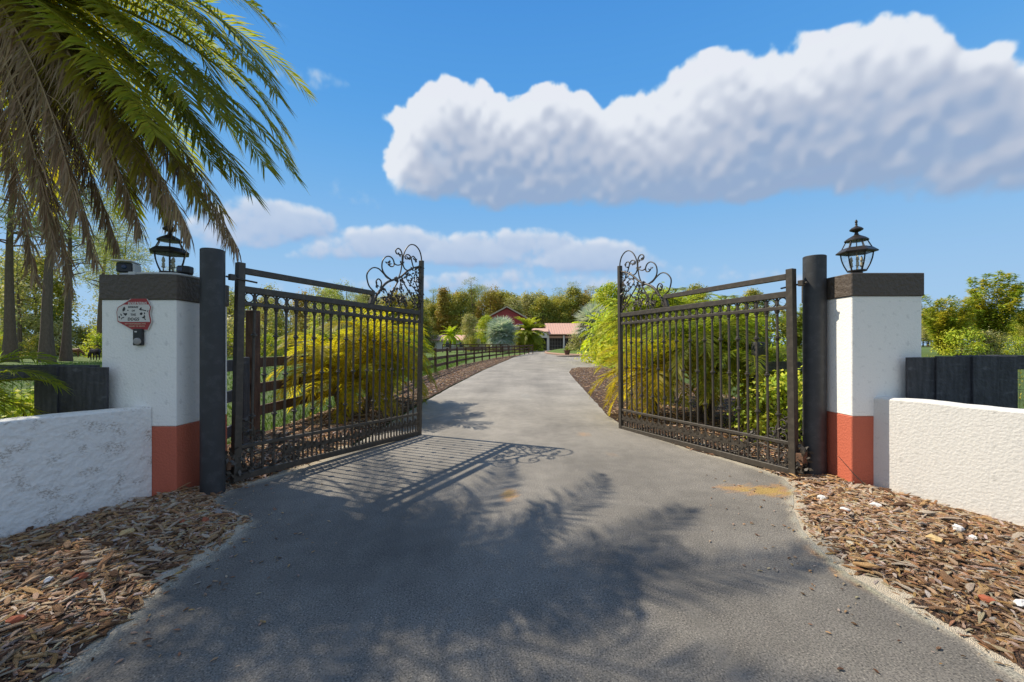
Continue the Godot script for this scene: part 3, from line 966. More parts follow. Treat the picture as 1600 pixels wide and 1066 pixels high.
func plate(mb: MB, poly: PackedVector2Array, z0: float, z1: float) -> void:   # a thin sheet cut to an outline, facing +z
	var idx := Geometry2D.triangulate_polygon(poly)
	for i in range(0, idx.size(), 3):
		var a := poly[idx[i]]
		var b := poly[idx[i + 1]]
		var c := poly[idx[i + 2]]
		mb.tri(Vector3(a.x, a.y, z1), Vector3(b.x, b.y, z1), Vector3(c.x, c.y, z1), Vector3.BACK)
		mb.tri(Vector3(a.x, a.y, z0), Vector3(b.x, b.y, z0), Vector3(c.x, c.y, z0), Vector3.FORWARD)
	var mid := Vector2.ZERO
	for p in poly:
		mid += p / poly.size()
	for i in poly.size():
		var a := poly[i]
		var b := poly[(i + 1) % poly.size()]
		var o := (a + b) * 0.5 - mid
		mb.quad(Vector3(a.x, a.y, z0), Vector3(b.x, b.y, z0), Vector3(b.x, b.y, z1), Vector3(a.x, a.y, z1), Vector3(o.x, o.y, 0))

func lettering(under: Node, text: String, size: float, at: Vector3, m: Material, bold := true, lean := 0.0, squeeze := 1.0) -> void:
	var t := TextMesh.new()
	var f := SystemFont.new()
	f.font_names = PackedStringArray(["Droid Sans"])
	f.font_weight = 700 if bold else 400
	t.font = f
	t.text = text
	t.font_size = 32
	t.pixel_size = size / 32.0
	t.depth = 0.0008
	t.curve_step = 2.0
	t.material = m
	part("lettering", t, under, Transform3D(Basis(Vector3(squeeze, 0, 0), Vector3(lean, 1, 0), Vector3(0, 0, 1)), at))

func sign_board(at: Vector3) -> void:
	var t := thing("warning_sign", "red and white eight-sided beware of the dogs sign on the left pillar", "sign", at)
	var k := 0.000455
	var cut := func(pts: Array) -> PackedVector2Array:
		var o := PackedVector2Array()
		for p in pts:
			o.append(Vector2((p[0] - 565) * k, (425 - p[1]) * k))
		return o
	var mb := MB.new()
	plate(mb, cut.call([[518, 128], [808, 126], [900, 292], [868, 400], [905, 560], [828, 722], [545, 728], [258, 568], [236, 385], [262, 292]]), 0.0, 0.004)
	part("backing", mb.mesh(M.sign_white), t)
	mb = MB.new()
	plate(mb, cut.call([[524, 138], [800, 136], [888, 294], [857, 400], [892, 558], [820, 712], [548, 716], [268, 560], [247, 384], [272, 298]]), 0.004, 0.0055)
	part("red_face", mb.mesh(M.sign_red), t)
	mb = MB.new()
	plate(mb, cut.call([[380, 248], [846, 246], [872, 296], [842, 400], [872, 568], [312, 566], [276, 540], [258, 384], [284, 304]]), 0.0055, 0.0065)
	part("white_field", mb.mesh(M.sign_white), t)
	for b in [[[388, 240], [480, 186], [500, 176], [810, 174], [842, 238]], [[330, 574], [868, 576], [846, 622], [420, 620]]]:
		mb = MB.new()
		plate(mb, cut.call(b), 0.0055, 0.0061)
		part("colour_band", mb.mesh(M.sign_red), t)
	var z := 0.0072
	lettering(t, "WARNING", 0.036, Vector3(0.033, 0.090, z), M.sign_white, true, 0.25, 0.92)
	lettering(t, "BEWARE", 0.022, Vector3(-0.002, 0.060, z), M.ink, true, 0.2)
	lettering(t, "OF", 0.022, Vector3(-0.001, 0.029, z), M.ink, true, 0.2)
	lettering(t, "THE", 0.026, Vector3(-0.002, -0.004, z), M.ink)
	lettering(t, "DOGS", 0.037, Vector3(0.0, -0.042, z), M.ink, true, 0.1)
	lettering(t, "NOT RESPONSIBLE FOR", 0.016, Vector3(0.015, -0.081, z), M.sign_cream)
	lettering(t, "INJURY OR DEATH", 0.016, Vector3(0.028, -0.101, z), M.sign_cream)
	# two snarling dogs in black: heads, ears, patches of the coat
	var dogs := [
		[[[356, 350], [380, 296], [404, 290], [414, 330], [398, 362], [372, 372]], [[368, 398], [412, 410], [440, 400], [448, 428], [418, 456], [392, 436]], [[318, 412], [346, 430], [352, 456], [330, 450]], [[284, 470], [306, 456], [318, 492], [296, 498]], [[330, 508], [352, 486], [386, 474], [392, 492], [356, 500], [342, 522]], [[446, 344], [476, 346], [472, 358], [452, 364]]],
		[[[668, 338], [700, 298], [722, 306], [706, 330], [726, 336], [800, 352], [802, 372], [742, 356], [690, 352]], [[678, 418], [696, 396], [724, 392], [734, 418], [716, 442], [690, 438]], [[756, 402], [774, 388], [780, 420], [762, 424]], [[720, 486], [752, 468], [764, 430], [782, 468], [772, 500], [738, 502]], [[772, 502], [796, 526], [786, 532], [760, 510]], [[818, 366], [836, 344], [832, 376], [822, 390]]]]
	for d in dogs:
		mb = MB.new()
		for p in d:
			plate(mb, cut.call(p), 0.0065, 0.0073)
		part("dog_drawing", mb.mesh(M.ink), t)
	for s in [[-0.09, 0.02], [0.13, 0.03]]:
		mb = MB.new()
		mb.lathe(Transform3D(Basis(Vector3.RIGHT, PI / 2), Vector3(s[0], s[1], 0.006)), PackedVector2Array([Vector2(0.004, 0), Vector2(0.003, 0.002), Vector2(0, 0.0025)]), 8)
		part("screw", mb.mesh(M.grey_plastic), t)

# ---- palms, trees, bamboo, shrubs

func jitter(c: Color, a: float) -> Color:
	var f := 1.0 + rng.randf_range(-a, a)
	return Color(c.r * f * (1.0 + rng.randf_range(-a, a) * 0.5), c.g * f, c.b * f * (1.0 + rng.randf_range(-a, a)))

# a feather-shaped palm leaf along a path: ln = leaflet length, pairs = leaflets a side, lift = how far they stand up in a V, droop = how far their tips hang
func frond(mb: MB, path: PackedVector3Array, pairs: int, ln: float, w: float, lift: float, droop: float, young: Color, old: Color, rough := 0.25, stalk := 0.12, shaggy := 0.0) -> void:
	var n := path.size()
	var rr := PackedFloat32Array()
	for i in n:
		rr.append(lerpf(ln * 0.05, 0.003, float(i) / (n - 1)))
	mb.col = old.lerp(young, 0.4) * 1.1
	mb.tube(path, rr, 4, false)
	for k in pairs:
		var s := lerpf(stalk, 0.995, (k + 0.5) / pairs)
		var f := s * (n - 1)
		var i := mini(int(f), n - 2)
		var p := path[i].lerp(path[i + 1], f - i)
		var tg := (path[i + 1] - path[i]).normalized()
		var sd := tg.cross(Vector3.UP)
		if sd.length() < 0.15:
			sd = tg.cross(Vector3(0.6, 0.2, 0.7))
		sd = sd.normalized()
		var up := sd.cross(tg)
		var size := sin(PI * clampf(0.12 + s * 0.8, 0.0, 1.0)) * 0.75 + 0.25
		for sg in [-1.0, 1.0]:
			var fw := lerpf(0.35, 1.15, s) * (1.0 + rng.randf_range(-rough, rough))
			var d: Vector3 = (sd * sg * rng.randf_range(0.85, 1.0) + tg * fw + up * lift * rng.randf_range(0.4, 1.3) + rv(rough * 0.6 + shaggy)).normalized()
			if shaggy > 0.0:
				d = d.lerp(Vector3.DOWN, 0.45 + rng.randf() * 0.3).normalized()
			var nn: Vector3 = (d.cross(tg) * -sg)
			if nn.length() < 0.05:
				nn = up
			nn = (nn.normalized() + rv(0.25)).normalized()
			mb.col = jitter(young.lerp(old, clampf(rng.randfn(0.35, 0.28), 0, 1)), 0.14)
			mb.blade(p + sd * sg * 0.004, d, nn, ln * size * rng.randf_range(0.82, 1.1), w, droop * rng.randf_range(0.6, 1.4))

func arch(a0: float, a1: float, ln: float, seg := 9, twist := 0.0) -> PackedVector3Array:   # starts along +z at elevation a0 and ends at a1
	var o := PackedVector3Array([Vector3.ZERO])
	var p := Vector3.ZERO
	for i in seg:
		var f := (i + 0.5) / seg
		var a := lerpf(a0, a1, pow(f, 1.15))
		var y := twist * f
		p += Vector3(sin(y) * cos(a), sin(a), cos(y) * cos(a)) * ln / seg
		o.append(p)
	return o

func pygmy_kit(young: Color, old: Color, ln: float) -> Array:
	var kit := []
	for k in 6:
		var mb := MB.new()
		var a0: float = [1.35, 1.1, 0.85, 0.55, 0.25, -0.1][k]
		var a1: float = [-0.5, -0.8, -1.0, -1.15, -1.25, -1.35][k]
		var y := young.lerp(old, 0.09 * k)
		frond(mb, arch(a0, a1, ln * rng.randf_range(0.85, 1.1), 10, rng.randf_range(-0.25, 0.25)), 44, 0.30, 0.017, 0.25, 0.28, y, old if k > 2 else old.lerp(young, 0.35), 0.3, 0.14)
		kit.append(mb.mesh(M.frond))
	return kit

func pygmy_palm(at: Vector3, heads: Array, kit: Array, label: String, called := "pygmy_date_palm") -> void:   # heads: [offset x, height, offset z, fronds, size]
	var t := thing(called, label, "palm", at)
	for h in heads:
		var top := Vector3(h[0], h[1], h[2])
		var mb := MB.new()
		var root := Vector3(h[0] * 0.4, -0.15, h[2] * 0.4)
		mb.tube(smooth_path([root, root.lerp(top, 0.5) + rv(0.05), top], 4), [0.075, 0.07, 0.065, 0.06, 0.06, 0.055, 0.055, 0.05, 0.06], 8)
		part("trunk", mb.mesh(M.trunk), t)
		for i in int(h[3]):
			var f: float = (i + rng.randf()) / h[3]
			var k := clampi(int(f * 6.0), 0, 5)
			var b := Basis(Vector3.UP, i * 2.39996 + rng.randf_range(-0.3, 0.3)) * Basis(Vector3.RIGHT, rng.randf_range(-0.14, 0.14)) * Basis(Vector3.BACK, rng.randf_range(-0.2, 0.2))
			part("frond", kit[k], t, Transform3D(b.scaled(Vector3.ONE * h[4] * rng.randf_range(0.88, 1.12)), top))

func bezier(a: Vector3, b: Vector3, c: Vector3, n := 16) -> PackedVector3Array:
	var o := PackedVector3Array()
	for i in n + 1:
		var f := float(i) / n
		o.append(a.lerp(b, f).lerp(b.lerp(c, f), f))
	return o

func big_palm() -> void:
	rng.seed = 11
	var crown := Vector3(-5.42, 5.15, -4.1)
	var t := thing("date_palm", "tall date palm with green fronds above and dead brown fronds hanging, over the left pillar", "palm", Vector3(crown.x - 0.25, 0, crown.z - 0.05))
	var base := t.position
	var mb := MB.new()
	var tr := PackedVector3Array()
	var rad := PackedFloat32Array()
	for i in 25:
		tr.append(Vector3(0, -0.2, 0).lerp(crown - base, i / 24.0))
		rad.append(0.20 + (0.02 if i % 2 else 0.0) + 0.10 * exp(-i * 0.5) + 0.1 * smoothstep(18, 24, i))
	mb.tube(tr, rad, 14)
	part("trunk", mb.mesh(M.trunk), t)
	var green := Color(0.33, 0.38, 0.06)
	var olive := Color(0.46, 0.41, 0.07)
	var gold := Color(0.62, 0.48, 0.035)
	var lime := Color(0.45, 0.50, 0.04)
	var straw := Color(0.47, 0.345, 0.215)
	var dead := Color(0.25, 0.16, 0.095)
	# fronds that show from the gate: where the middle pulls and the tip hangs, as bearings (650 units ahead) and distances; kind 0 green, 1 ageing, 2 dead, 3 yellow-green with sunlight put into the colour
	var seen := [
		[300, -110, 3.9, 434, 152, 3.7, 0], [330, 60, 4.2, 458, 272, 4.2, 0], [320, -10, 4.5, 444, 205, 4.6, 0], [260, 90, 4.0, 392, 302, 4.0, 0], [290, 30, 3.8, 415, 262, 3.7, 0], [250, -140, 4.3, 428, 40, 4.3, 0],
		[270, -60, 3.5, 395, 110, 3.3, 0], [230, -20, 3.6, 352, 190, 3.4, 0], [210, 30, 3.9, 335, 262, 3.8, 0], [180, -40, 3.5, 300, 165, 3.2, 0], [240, 60, 4.3, 372, 282, 4.4, 1], [200, -110, 3.7, 340, 60, 3.5, 0], [345, 20, 4.4, 448, 240, 4.5, 0], [150, 20, 3.4, 245, 215, 3.1, 0],
		[170, 130, 4.0, 272, 345, 4.0, 1], [215, 110, 3.8, 318, 325, 3.8, 1], [235, 130, 4.2, 350, 335, 4.3, 1], [190, 80, 4.4, 300, 292, 4.5, 1], [140, 60, 3.7, 225, 270, 3.6, 1], [120, 90, 3.9, 200, 300, 3.9, 1],
		[250, 150, 4.0, 374, 392, 4.0, 2], [150, 120, 3.8, 221, 362, 3.8, 2], [110, 150, 4.1, 186, 392, 4.2, 2], [90, 130, 3.9, 150, 410, 3.9, 2], [50, 110, 4.0, 112, 455, 4.0, 2], [40, 90, 3.7, 85, 400, 3.7, 2], [10, 130, 4.1, 55, 438, 4.1, 2],
		[70, 60, 3.6, 120, 330, 3.5, 2], [180, 120, 4.3, 268, 350, 4.4, 2], [125, 40, 3.6, 180, 260, 3.5, 2], [205, 145, 3.7, 300, 372, 3.7, 2],
		[120, 40, 4.9, 180, 335, 5.2, 3], [60, 40, 4.9, 66, 322, 5.2, 3], [100, -20, 5.0, 130, 262, 5.3, 3], [180, 20, 4.9, 248, 285, 5.2, 3], [230, -20, 5.0, 318, 240, 5.3, 3], [70, -60, 5.0, 92, 190, 5.4, 3], [150, -60, 4.8, 232, 170, 5.0, 3], [20, 0, 4.9, 20, 250, 5.2, 3], [270, 10, 4.8, 372, 225, 5.1, 3], [160, 60, 4.6, 205, 330, 4.8, 3]]
	var aim := func(x: float, y: float, d: float) -> Vector3: return W((x - 800.0) / 650.0 * d, 1.3 + (540.0 - y) / 650.0 * d, d)
	for f in seen:
		mb = MB.new()
		var a := Vector3(0.12, 0, 0).rotated(Vector3.UP, rng.randf() * TAU) + crown - base
		var path := bezier(a, aim.call(f[0], f[1], f[2]) - base, aim.call(f[3], f[4], f[5]) - base)
		match int(f[6]):
			0:
				frond(mb, path, 130, 0.48, 0.0215, 0.3, 0.34, green, olive, 0.18, 0.08)
			1:
				frond(mb, path, 130, 0.44, 0.02, 0.1, 0.45, olive, straw * 0.8, 0.32, 0.08)
			2:
				frond(mb, path, 250, 0.30, 0.0125, -0.1, 0.6, dead, straw, 0.75, 0.04, 0.6)
			3:
				frond(mb, path, 115, 0.46, 0.022, 0.2, 0.4, lime, gold, 0.25, 0.08)
		var fr := part("dead_frond" if f[6] == 2 else "frond", mb.mesh(M.dead_frond if f[6] == 2 else M.frond), t)
		if f[6] == 2:
			fr.set_meta("label", "dry brown hanging frond")
	# the rest of the crown, above and behind, in the spread that casts the shade on the asphalt
	for i in 22:
		mb = MB.new()
		var az := i * 2.39996
		var hi := 1.0 - (i + 0.5) / 25.0
		var a0 := lerpf(-0.1, 1.35, hi)
		var path := arch(a0, a0 - lerpf(1.2, 1.5, rng.randf()), rng.randf_range(2.9, 3.5), 14)
		var bs := Basis(Vector3.UP, az)
		for k in path.size():
			path[k] = bs * path[k] + crown - base
		frond(mb, path, 92, 0.46, 0.022, 0.35, 0.28, green, olive, 0.18, 0.08)
		part("frond", mb.mesh(M.frond), t)

# ---- broad trees: a trunk, limbs and a crown of small leaf faces in clumps
# c: height, trunk radius, crown from (share of height), crown width, clumps, leaves a clump, leaf size, flatness, clump size
func tree_meshes(c: Dictionary) -> Array:
	var h: float = c.h
	var tm := MB.new()
	var cm := MB.new()
	var bend: Vector3 = Vector3(rng.randf_range(-1, 1), 0, rng.randf_range(-1, 1)) * c.get("lean", 0.03) * h
	var tp := PackedVector3Array()
	var tr := PackedFloat32Array()
	for i in 9:
		var f := i / 8.0
		tp.append(Vector3(0, -0.4 + f * (h * 0.96 + 0.4), 0) + bend * f * f + Vector3(sin(f * 5.0 + h), 0, cos(f * 4.0 + h)) * 0.012 * h * f)
		tr.append(c.r * (1.0 - 0.88 * f) * (1.0 + 0.5 * exp(-f * 14.0)))
	tm.tube(tp, tr, 8)
	var tints: Array = c.tints
	for k in int(c.clumps):
		var f := rng.randf()
		var y := lerpf(c.from, 1.0, f)
		var ti := mini(int(y * 8.0), 7)
		var on: Vector3 = tp[ti].lerp(tp[ti + 1], y * 8.0 - ti)
		var prof: float = c.shape.call(f)
		var an := rng.randf() * TAU
		var rd: float = c.w * 0.5 * prof * sqrt(rng.randf_range(0.12, 1.0))
		var ctr := on + Vector3(cos(an) * rd, rng.randf_range(-0.02, 0.03) * h, sin(an) * rd)
		if rd > c.w * 0.12 and k % 2 == 0:
			var st := on - Vector3(0, rd * c.get("rise", 0.35), 0)
			tm.tube(PackedVector3Array([st, st.lerp(ctr, 0.55) + Vector3(0, -rd * 0.06, 0) + rv(rd * 0.06), ctr]), [c.r * 0.22 * (1.1 - y) + 0.02, c.r * 0.13 * (1.1 - y) + 0.013, 0.008], 4, false)
		var cs: float = c.cs * rng.randf_range(0.65, 1.3)
		var base: Color = tints[rng.randi() % tints.size()]
		for q in int(c.leaves * cs / c.cs):
			var o := Vector3(rng.randfn(), rng.randfn() * c.flat, rng.randfn()) * 0.5
			if o.length() > 1.15:
				o = o.normalized() * 1.1
			cm.col = jitter(base, 0.16)
			var nn := (o.normalized() + Vector3(0, 0.7, 0) + rv(0.8)).normalized()
			var d := rv().cross(nn)
			if d.length() < 0.05:
				continue
			if c.has("needle"):
				d = (o.normalized() + Vector3(0, 0.3, 0) + rv(0.6)).normalized()
				nn = d.cross(rv()).normalized()
				cm.leaf(ctr + o * cs, d, nn, c.leaf * rng.randf_range(0.7, 1.3), c.leaf * c.needle)
			else:
				cm.leaf(ctr + o * cs, d.normalized(), nn, c.leaf * rng.randf_range(0.7, 1.3), c.leaf * c.get("lw", 0.62))
	return [tm.mesh(M.trunk), cm.mesh(M.leaf)]

func tree(kit: Array, called: String, label: String, at: Vector3, turn: float, size: float, group: String, stretch := 1.0) -> void:
	var t := thing(called, label, "tree" if not called.contains("shrub") else "shrub", at, turn, group)
	t.scale = Vector3(size, size * stretch, size)
	part("trunk", kit[0], t)
	part("crown", kit[1], t)

func round_crown(f: float) -> float:
	return sqrt(maxf(0.05, 1.0 - pow(absf(f * 2.0 - 0.85) / 1.16, 2.0)))

func cone_crown(f: float) -> float:
	return lerpf(1.0, 0.16, pow(f, 0.85)) * smoothstep(-0.15, 0.12, f)

func bamboo_meshes(h: float, w: float, culms: int, leaves: int, leaf_len: float, tints: Array) -> Array:
	var cm := MB.new()
	var lm := MB.new()
	for k in culms:
		var an := rng.randf() * TAU
		var out := Vector3(cos(an), 0, sin(an))
		var r0 := sqrt(rng.randf()) * w * 0.16
		var hh := h * rng.randf_range(0.5, 1.0)
		var spread := w * rng.randf_range(0.08, 0.5)
		var path := PackedVector3Array()
		for i in 9:
			var f := i / 8.0
			path.append(out * (r0 + spread * pow(f, 1.7)) + Vector3(0, hh * (f - 0.16 * f * f * f) - 0.2 * (1.0 - f), 0) + rv(0.02))
		cm.col = jitter(Color(0.26, 0.22, 0.07), 0.2)
		cm.tube(path, [0.022, 0.022, 0.021, 0.02, 0.018, 0.015, 0.011, 0.008, 0.005], 4, false)
		var c: Color = tints[rng.randi() % tints.size()]
		for q in int(float(leaves) / culms):
			var f := 1.0 - pow(rng.randf(), 1.4) * 0.86
			var i := mini(int(f * 8.0), 7)
			var p := path[i].lerp(path[i + 1], f * 8.0 - i)
			var a := rng.randf() * TAU
			var reach := rng.randf() * w * 0.15 * (1.15 - f)
			var d := (Vector3(cos(a), rng.randf_range(-0.55, 0.35), sin(a))).normalized()
			p += d * reach + rv(0.05)
			lm.col = jitter(c, 0.2)
			lm.leaf(p, d, (Vector3.UP + rv(0.7)).normalized().cross(d).cross(d).normalized() * -1.0, leaf_len * rng.randf_range(0.6, 1.2), leaf_len * 0.26)
	return [cm.mesh(M.leaf), lm.mesh(M.leaf)]

func bamboo(kit: Array, label: String, at: Vector3, turn: float, size: float, called := "bamboo_clump") -> void:
	var t := thing(called, label, "bamboo", at, turn)
	t.scale = Vector3.ONE * size
	part("culms", kit[0], t)
	part("foliage", kit[1], t)

func fan_palm(at: Vector3, trunk_h: float, r: float, fans: int, tint: Color, tint2: Color, label: String, skirt := 0) -> void:
	var t := thing("fan_palm", label, "palm", at)
	var mb := MB.new()
	mb.tube(PackedVector3Array([Vector3(0, -0.3, 0), Vector3(0.03, trunk_h * 0.5, 0), Vector3(0, trunk_h, 0)]), [0.26, 0.2, 0.24], 10)
	part("trunk", mb.mesh(M.trunk), t)
	var kit := []
	for k in 4:
		mb = MB.new()
		mb.col = tint * 0.8
		mb.tube(PackedVector3Array([Vector3.ZERO, Vector3(0, 0.03, r * 0.55)]), [0.035, 0.02], 4, false)
		var hub := Vector3(0, 0.03, r * 0.52)
		for i in 34:
			var a := lerpf(-2.5, 2.5, i / 33.0)
			var d := Vector3(sin(a), 0.16 * cos(i * 1.7) + 0.12, cos(a)).normalized()
			mb.col = jitter(tint.lerp(tint2, rng.randf()), 0.12)
			mb.blade(hub, d, Vector3.UP, r * 0.5 * (1.0 - 0.22 * absf(a) / 2.5), 0.15, 0.05 + 0.22 * rng.randf())
		kit.append(mb.mesh(M.leaf))
	for i in fans:
		var hi := 1.0 - (i + 0.5) / fans
		var el := lerpf(-0.75, 1.4, hi)
		var b := Basis(Vector3.UP, i * 2.39996) * Basis(Vector3.RIGHT, -el)
		part("fan_leaf", kit[i % 4], t, Transform3D(b.scaled(Vector3.ONE * rng.randf_range(0.85, 1.1)), Vector3(0, trunk_h, 0)))
	if skirt > 0:
		var dk := MB.new()
		for i in skirt:
			dk.col = jitter(Color(0.16, 0.1, 0.07), 0.25)
			var a := rng.randf() * TAU
			var d := Vector3(cos(a) * 0.6, rng.randf_range(-1.1, 0.4), sin(a) * 0.6).normalized()
			dk.blade(Vector3(0, trunk_h - rng.randf() * 0.5, 0), d, Vector3(cos(a), 0.5, sin(a)).normalized(), r * rng.randf_range(0.25, 0.5), 0.09, 0.3)
		part("dead_leaves", dk.mesh(M.dead_frond), t)

func feather_palm(at: Vector3, trunk_h: float, r: float, n: int, young: Color, old: Color, label: String, tr := 0.22, low := -0.7) -> void:
	var t := thing("feather_palm", label, "palm", at)
	var mb := MB.new()
	mb.tube(PackedVector3Array([Vector3(0, -0.3, 0), Vector3(0.03, trunk_h * 0.6, 0), Vector3(0, trunk_h, 0)]), [tr * 1.2, tr * 0.8, tr], 8)
	part("trunk", mb.mesh(M.trunk), t)
	var kit := []
	for k in 5:
		mb = MB.new()
		var a0: float = lerpf(1.35, low, k / 4.0)
		frond(mb, arch(a0, a0 - 1.15, r, 9), 34, r * 0.25, 0.11, 0.3, 0.25, young, old, 0.2, 0.1)
		kit.append(mb.mesh(M.frond))
	for i in n:
		var k := clampi(int(float(i) / n * 5.0), 0, 4)
		part("frond", kit[k], t, Transform3D(Basis(Vector3.UP, i * 2.39996 + rng.randf() * 0.3).scaled(Vector3.ONE * rng.randf_range(0.85, 1.1)), Vector3(0, trunk_h, 0)))

# ---- ground, drive, beds

const EDGE_L := [[-6, -2.1], [0, -1.78], [1.6, -1.767], [2.17, -1.867], [3.0, -1.90], [3.12, -1.95], [3.3, -2.28], [3.5, -2.5], [3.75, -2.52], [4.0, -2.40], [4.4, -2.2], [5, -2.06], [10, -2.0], [13, -1.92], [22, -1.5], [30, -0.9], [42, 0.2], [55, 2.0], [76, 4.4]]
const EDGE_R := [[-6, 2.3], [0, 2.1], [1.64, 2.02], [1.9, 1.985], [2.35, 1.915], [2.91, 2.02], [3.31, 2.24], [3.75, 2.56], [4.1, 2.66], [4.45, 2.58], [5.2, 2.22], [6.76, 1.82], [7.7, 1.79], [14, 2.27], [20, 2.75], [23.5, 3.4], [25, 6.0], [26.5, 11], [28, 24], [76, 24]]
var wig := noise(41, 1.6, 4)

func left_edge(d: float) -> float:
	return lut(EDGE_L, d) + 0.03 * wig.get_noise_2d(d, 3.0)

func right_edge(d: float) -> float:
	return lut(EDGE_R, d) + 0.03 * wig.get_noise_2d(d, 17.0)

func rows(spec: Array) -> PackedFloat32Array:   # [[from, to, step], ...]
	var o := PackedFloat32Array()
	for s in spec:
		var d: float = s[0]
		while d < s[1] - 1e-4:
			o.append(d)
			d += s[2]
	o.append(spec[-1][1])
	return o

func sheet(ds: PackedFloat32Array, lo: Callable, hi: Callable, cols: int, hgt: Callable, tint: Callable, m: Material) -> ArrayMesh:
	var mb := MB.new()
	for d in ds:
		var a: float = lo.call(d)
		var b: float = hi.call(d)
		for k in cols + 1:
			var x := lerpf(a, b, float(k) / cols)
			mb.col = tint.call(x, d)
			mb.vert(W(x, hgt.call(x, d), d), Vector3.UP)
	for i in ds.size() - 1:
		for k in cols:
			var e := i * (cols + 1) + k
			mb.tri_i(e, e + 1, e + cols + 2)
			mb.tri_i(e, e + cols + 2, e + cols + 1)
	settle(mb, Vector3.UP)
	return mb.mesh(m)

func bed_height(x: float, d: float, lo: float, hi: float) -> float:
	var e := minf(x - lo, hi - x)
	return ground(x, d) + 0.004 + 0.058 * smoothstep(0.0, 0.4, e) + 0.014 * wig.get_noise_2d(x * 1.5, d * 1.5 + 50.0)

func make_chip(k: int) -> MB:
	var mb := MB.new()
	var n := 7
	var top := []
	var bot := []
	for i in n:
		var a := TAU * (i + rng.randf_range(-0.25, 0.25)) / n
		var r := rng.randf_range(0.55, 1.15)
		var p := Vector3(cos(a) * r, 0.0, sin(a) * r * (0.30 + 0.06 * k))
		p.y = -0.16 * p.x * p.x + rng.randf_range(-0.07, 0.07)
		top.append(p * 0.5 + Vector3(0, 0.04, 0))
		bot.append(p * 0.52 - Vector3(0, 0.04, 0))
	var c := Vector3(rng.randf_range(-0.1, 0.1), 0.06 + 0.02 * k, 0)
	for i in n:
		var j := (i + 1) % n
		mb.tri(c, top[i], top[j], Vector3.UP)
		mb.quad(top[i], top[j], bot[j], bot[i], (top[i] + top[j]) * Vector3(1, 0, 1))
	return mb

const CHIP_TINTS := [Color(0.31, 0.18, 0.10), Color(0.45, 0.29, 0.175), Color(0.55, 0.385, 0.25), Color(0.58, 0.46, 0.35), Color(0.17, 0.095, 0.055), Color(0.60, 0.38, 0.18), Color(0.64, 0.54, 0.42), Color(0.46, 0.25, 0.13)]

func bark_bed(label: String, lo: Callable, hi: Callable, spec: Array, n: int, size: float, n_big: int, chip_lo: float, chip_hi: float, near_power := 1.0, spill := 0) -> void:
	var hgt := func(x: float, d: float) -> float: return bed_height(x, d, lo.call(d), hi.call(d))
	var plain := func(_x: float, _d: float) -> Color: return Color.WHITE
	var bed := setting("bark_bed", sheet(rows(spec), lo, hi, 26, hgt, plain, M.soil), label)
	var at := []
	var tint := []
	var meshes := []
	for k in 4:
		meshes.append(make_chip(k).mesh(M.bark_chip))
	var tinted := []
	for c in CHIP_TINTS:
		var m: StandardMaterial3D = M.bark_chip.duplicate()
		m.albedo_color = (c as Color).linear_to_srgb()
		tinted.append(m)
	for i in n + n_big:
		var d := chip_lo + (chip_hi - chip_lo) * pow(rng.randf(), near_power)
		var a: float = lo.call(d)
		var b: float = hi.call(d)
		if spill != 0 and i < 150:   # a few bits kicked onto the sand and asphalt
			var off := 0.02 + 0.75 * pow(rng.randf(), 2.0)
			var sp := size * rng.randf_range(0.25, 0.7)
			var sx := b + off if spill > 0 else a - off
			at.append(Transform3D((Basis(Vector3.UP, rng.randf() * TAU) * Basis(Vector3.RIGHT, rng.randfn(0, 0.1))).scaled_local(Vector3(sp, sp * 0.8, sp)), W(sx, ground(sx, d) + sp * 0.07 + 0.006, d)))
			tint.append(jitter(CHIP_TINTS[rng.randi() % CHIP_TINTS.size()], 0.2))
			continue
		var x := rng.randf_range(a - 0.01, b + 0.01)
		if minf(x - a, b - x) < 0.12 * rng.randf() and rng.randf() < 0.7:
			continue
		var big := i >= n
		var s := size * (rng.randf_range(1.25, 2.0) if big else lerpf(0.22, 1.3, pow(rng.randf(), 1.3)))
		var bs := Basis(Vector3.UP, rng.randf() * TAU) * Basis(Vector3.RIGHT, rng.randfn(0, 0.24)) * Basis(Vector3.BACK, rng.randfn(0, 0.2))
		bs = bs.scaled_local(Vector3(s * rng.randf_range(0.95, 1.85), s * rng.randf_range(0.6, 1.2), s * rng.randf_range(0.55, 1.1)))
		var y: float = hgt.call(x, d) + s * rng.randf_range(0.02, 0.16) + (0.012 if big else 0.0)
		var t := Transform3D(bs, W(x, y, d))
		if big:
			part("bark_chip", meshes[i % 4], bed, t, tinted[rng.randi() % tinted.size()])
		else:
			at.append(t)
			tint.append(jitter(CHIP_TINTS[rng.randi() % CHIP_TINTS.size()], 0.2))
	many("bark_chips", bed, make_chip(1).mesh(M.bark_chip), at, tint)

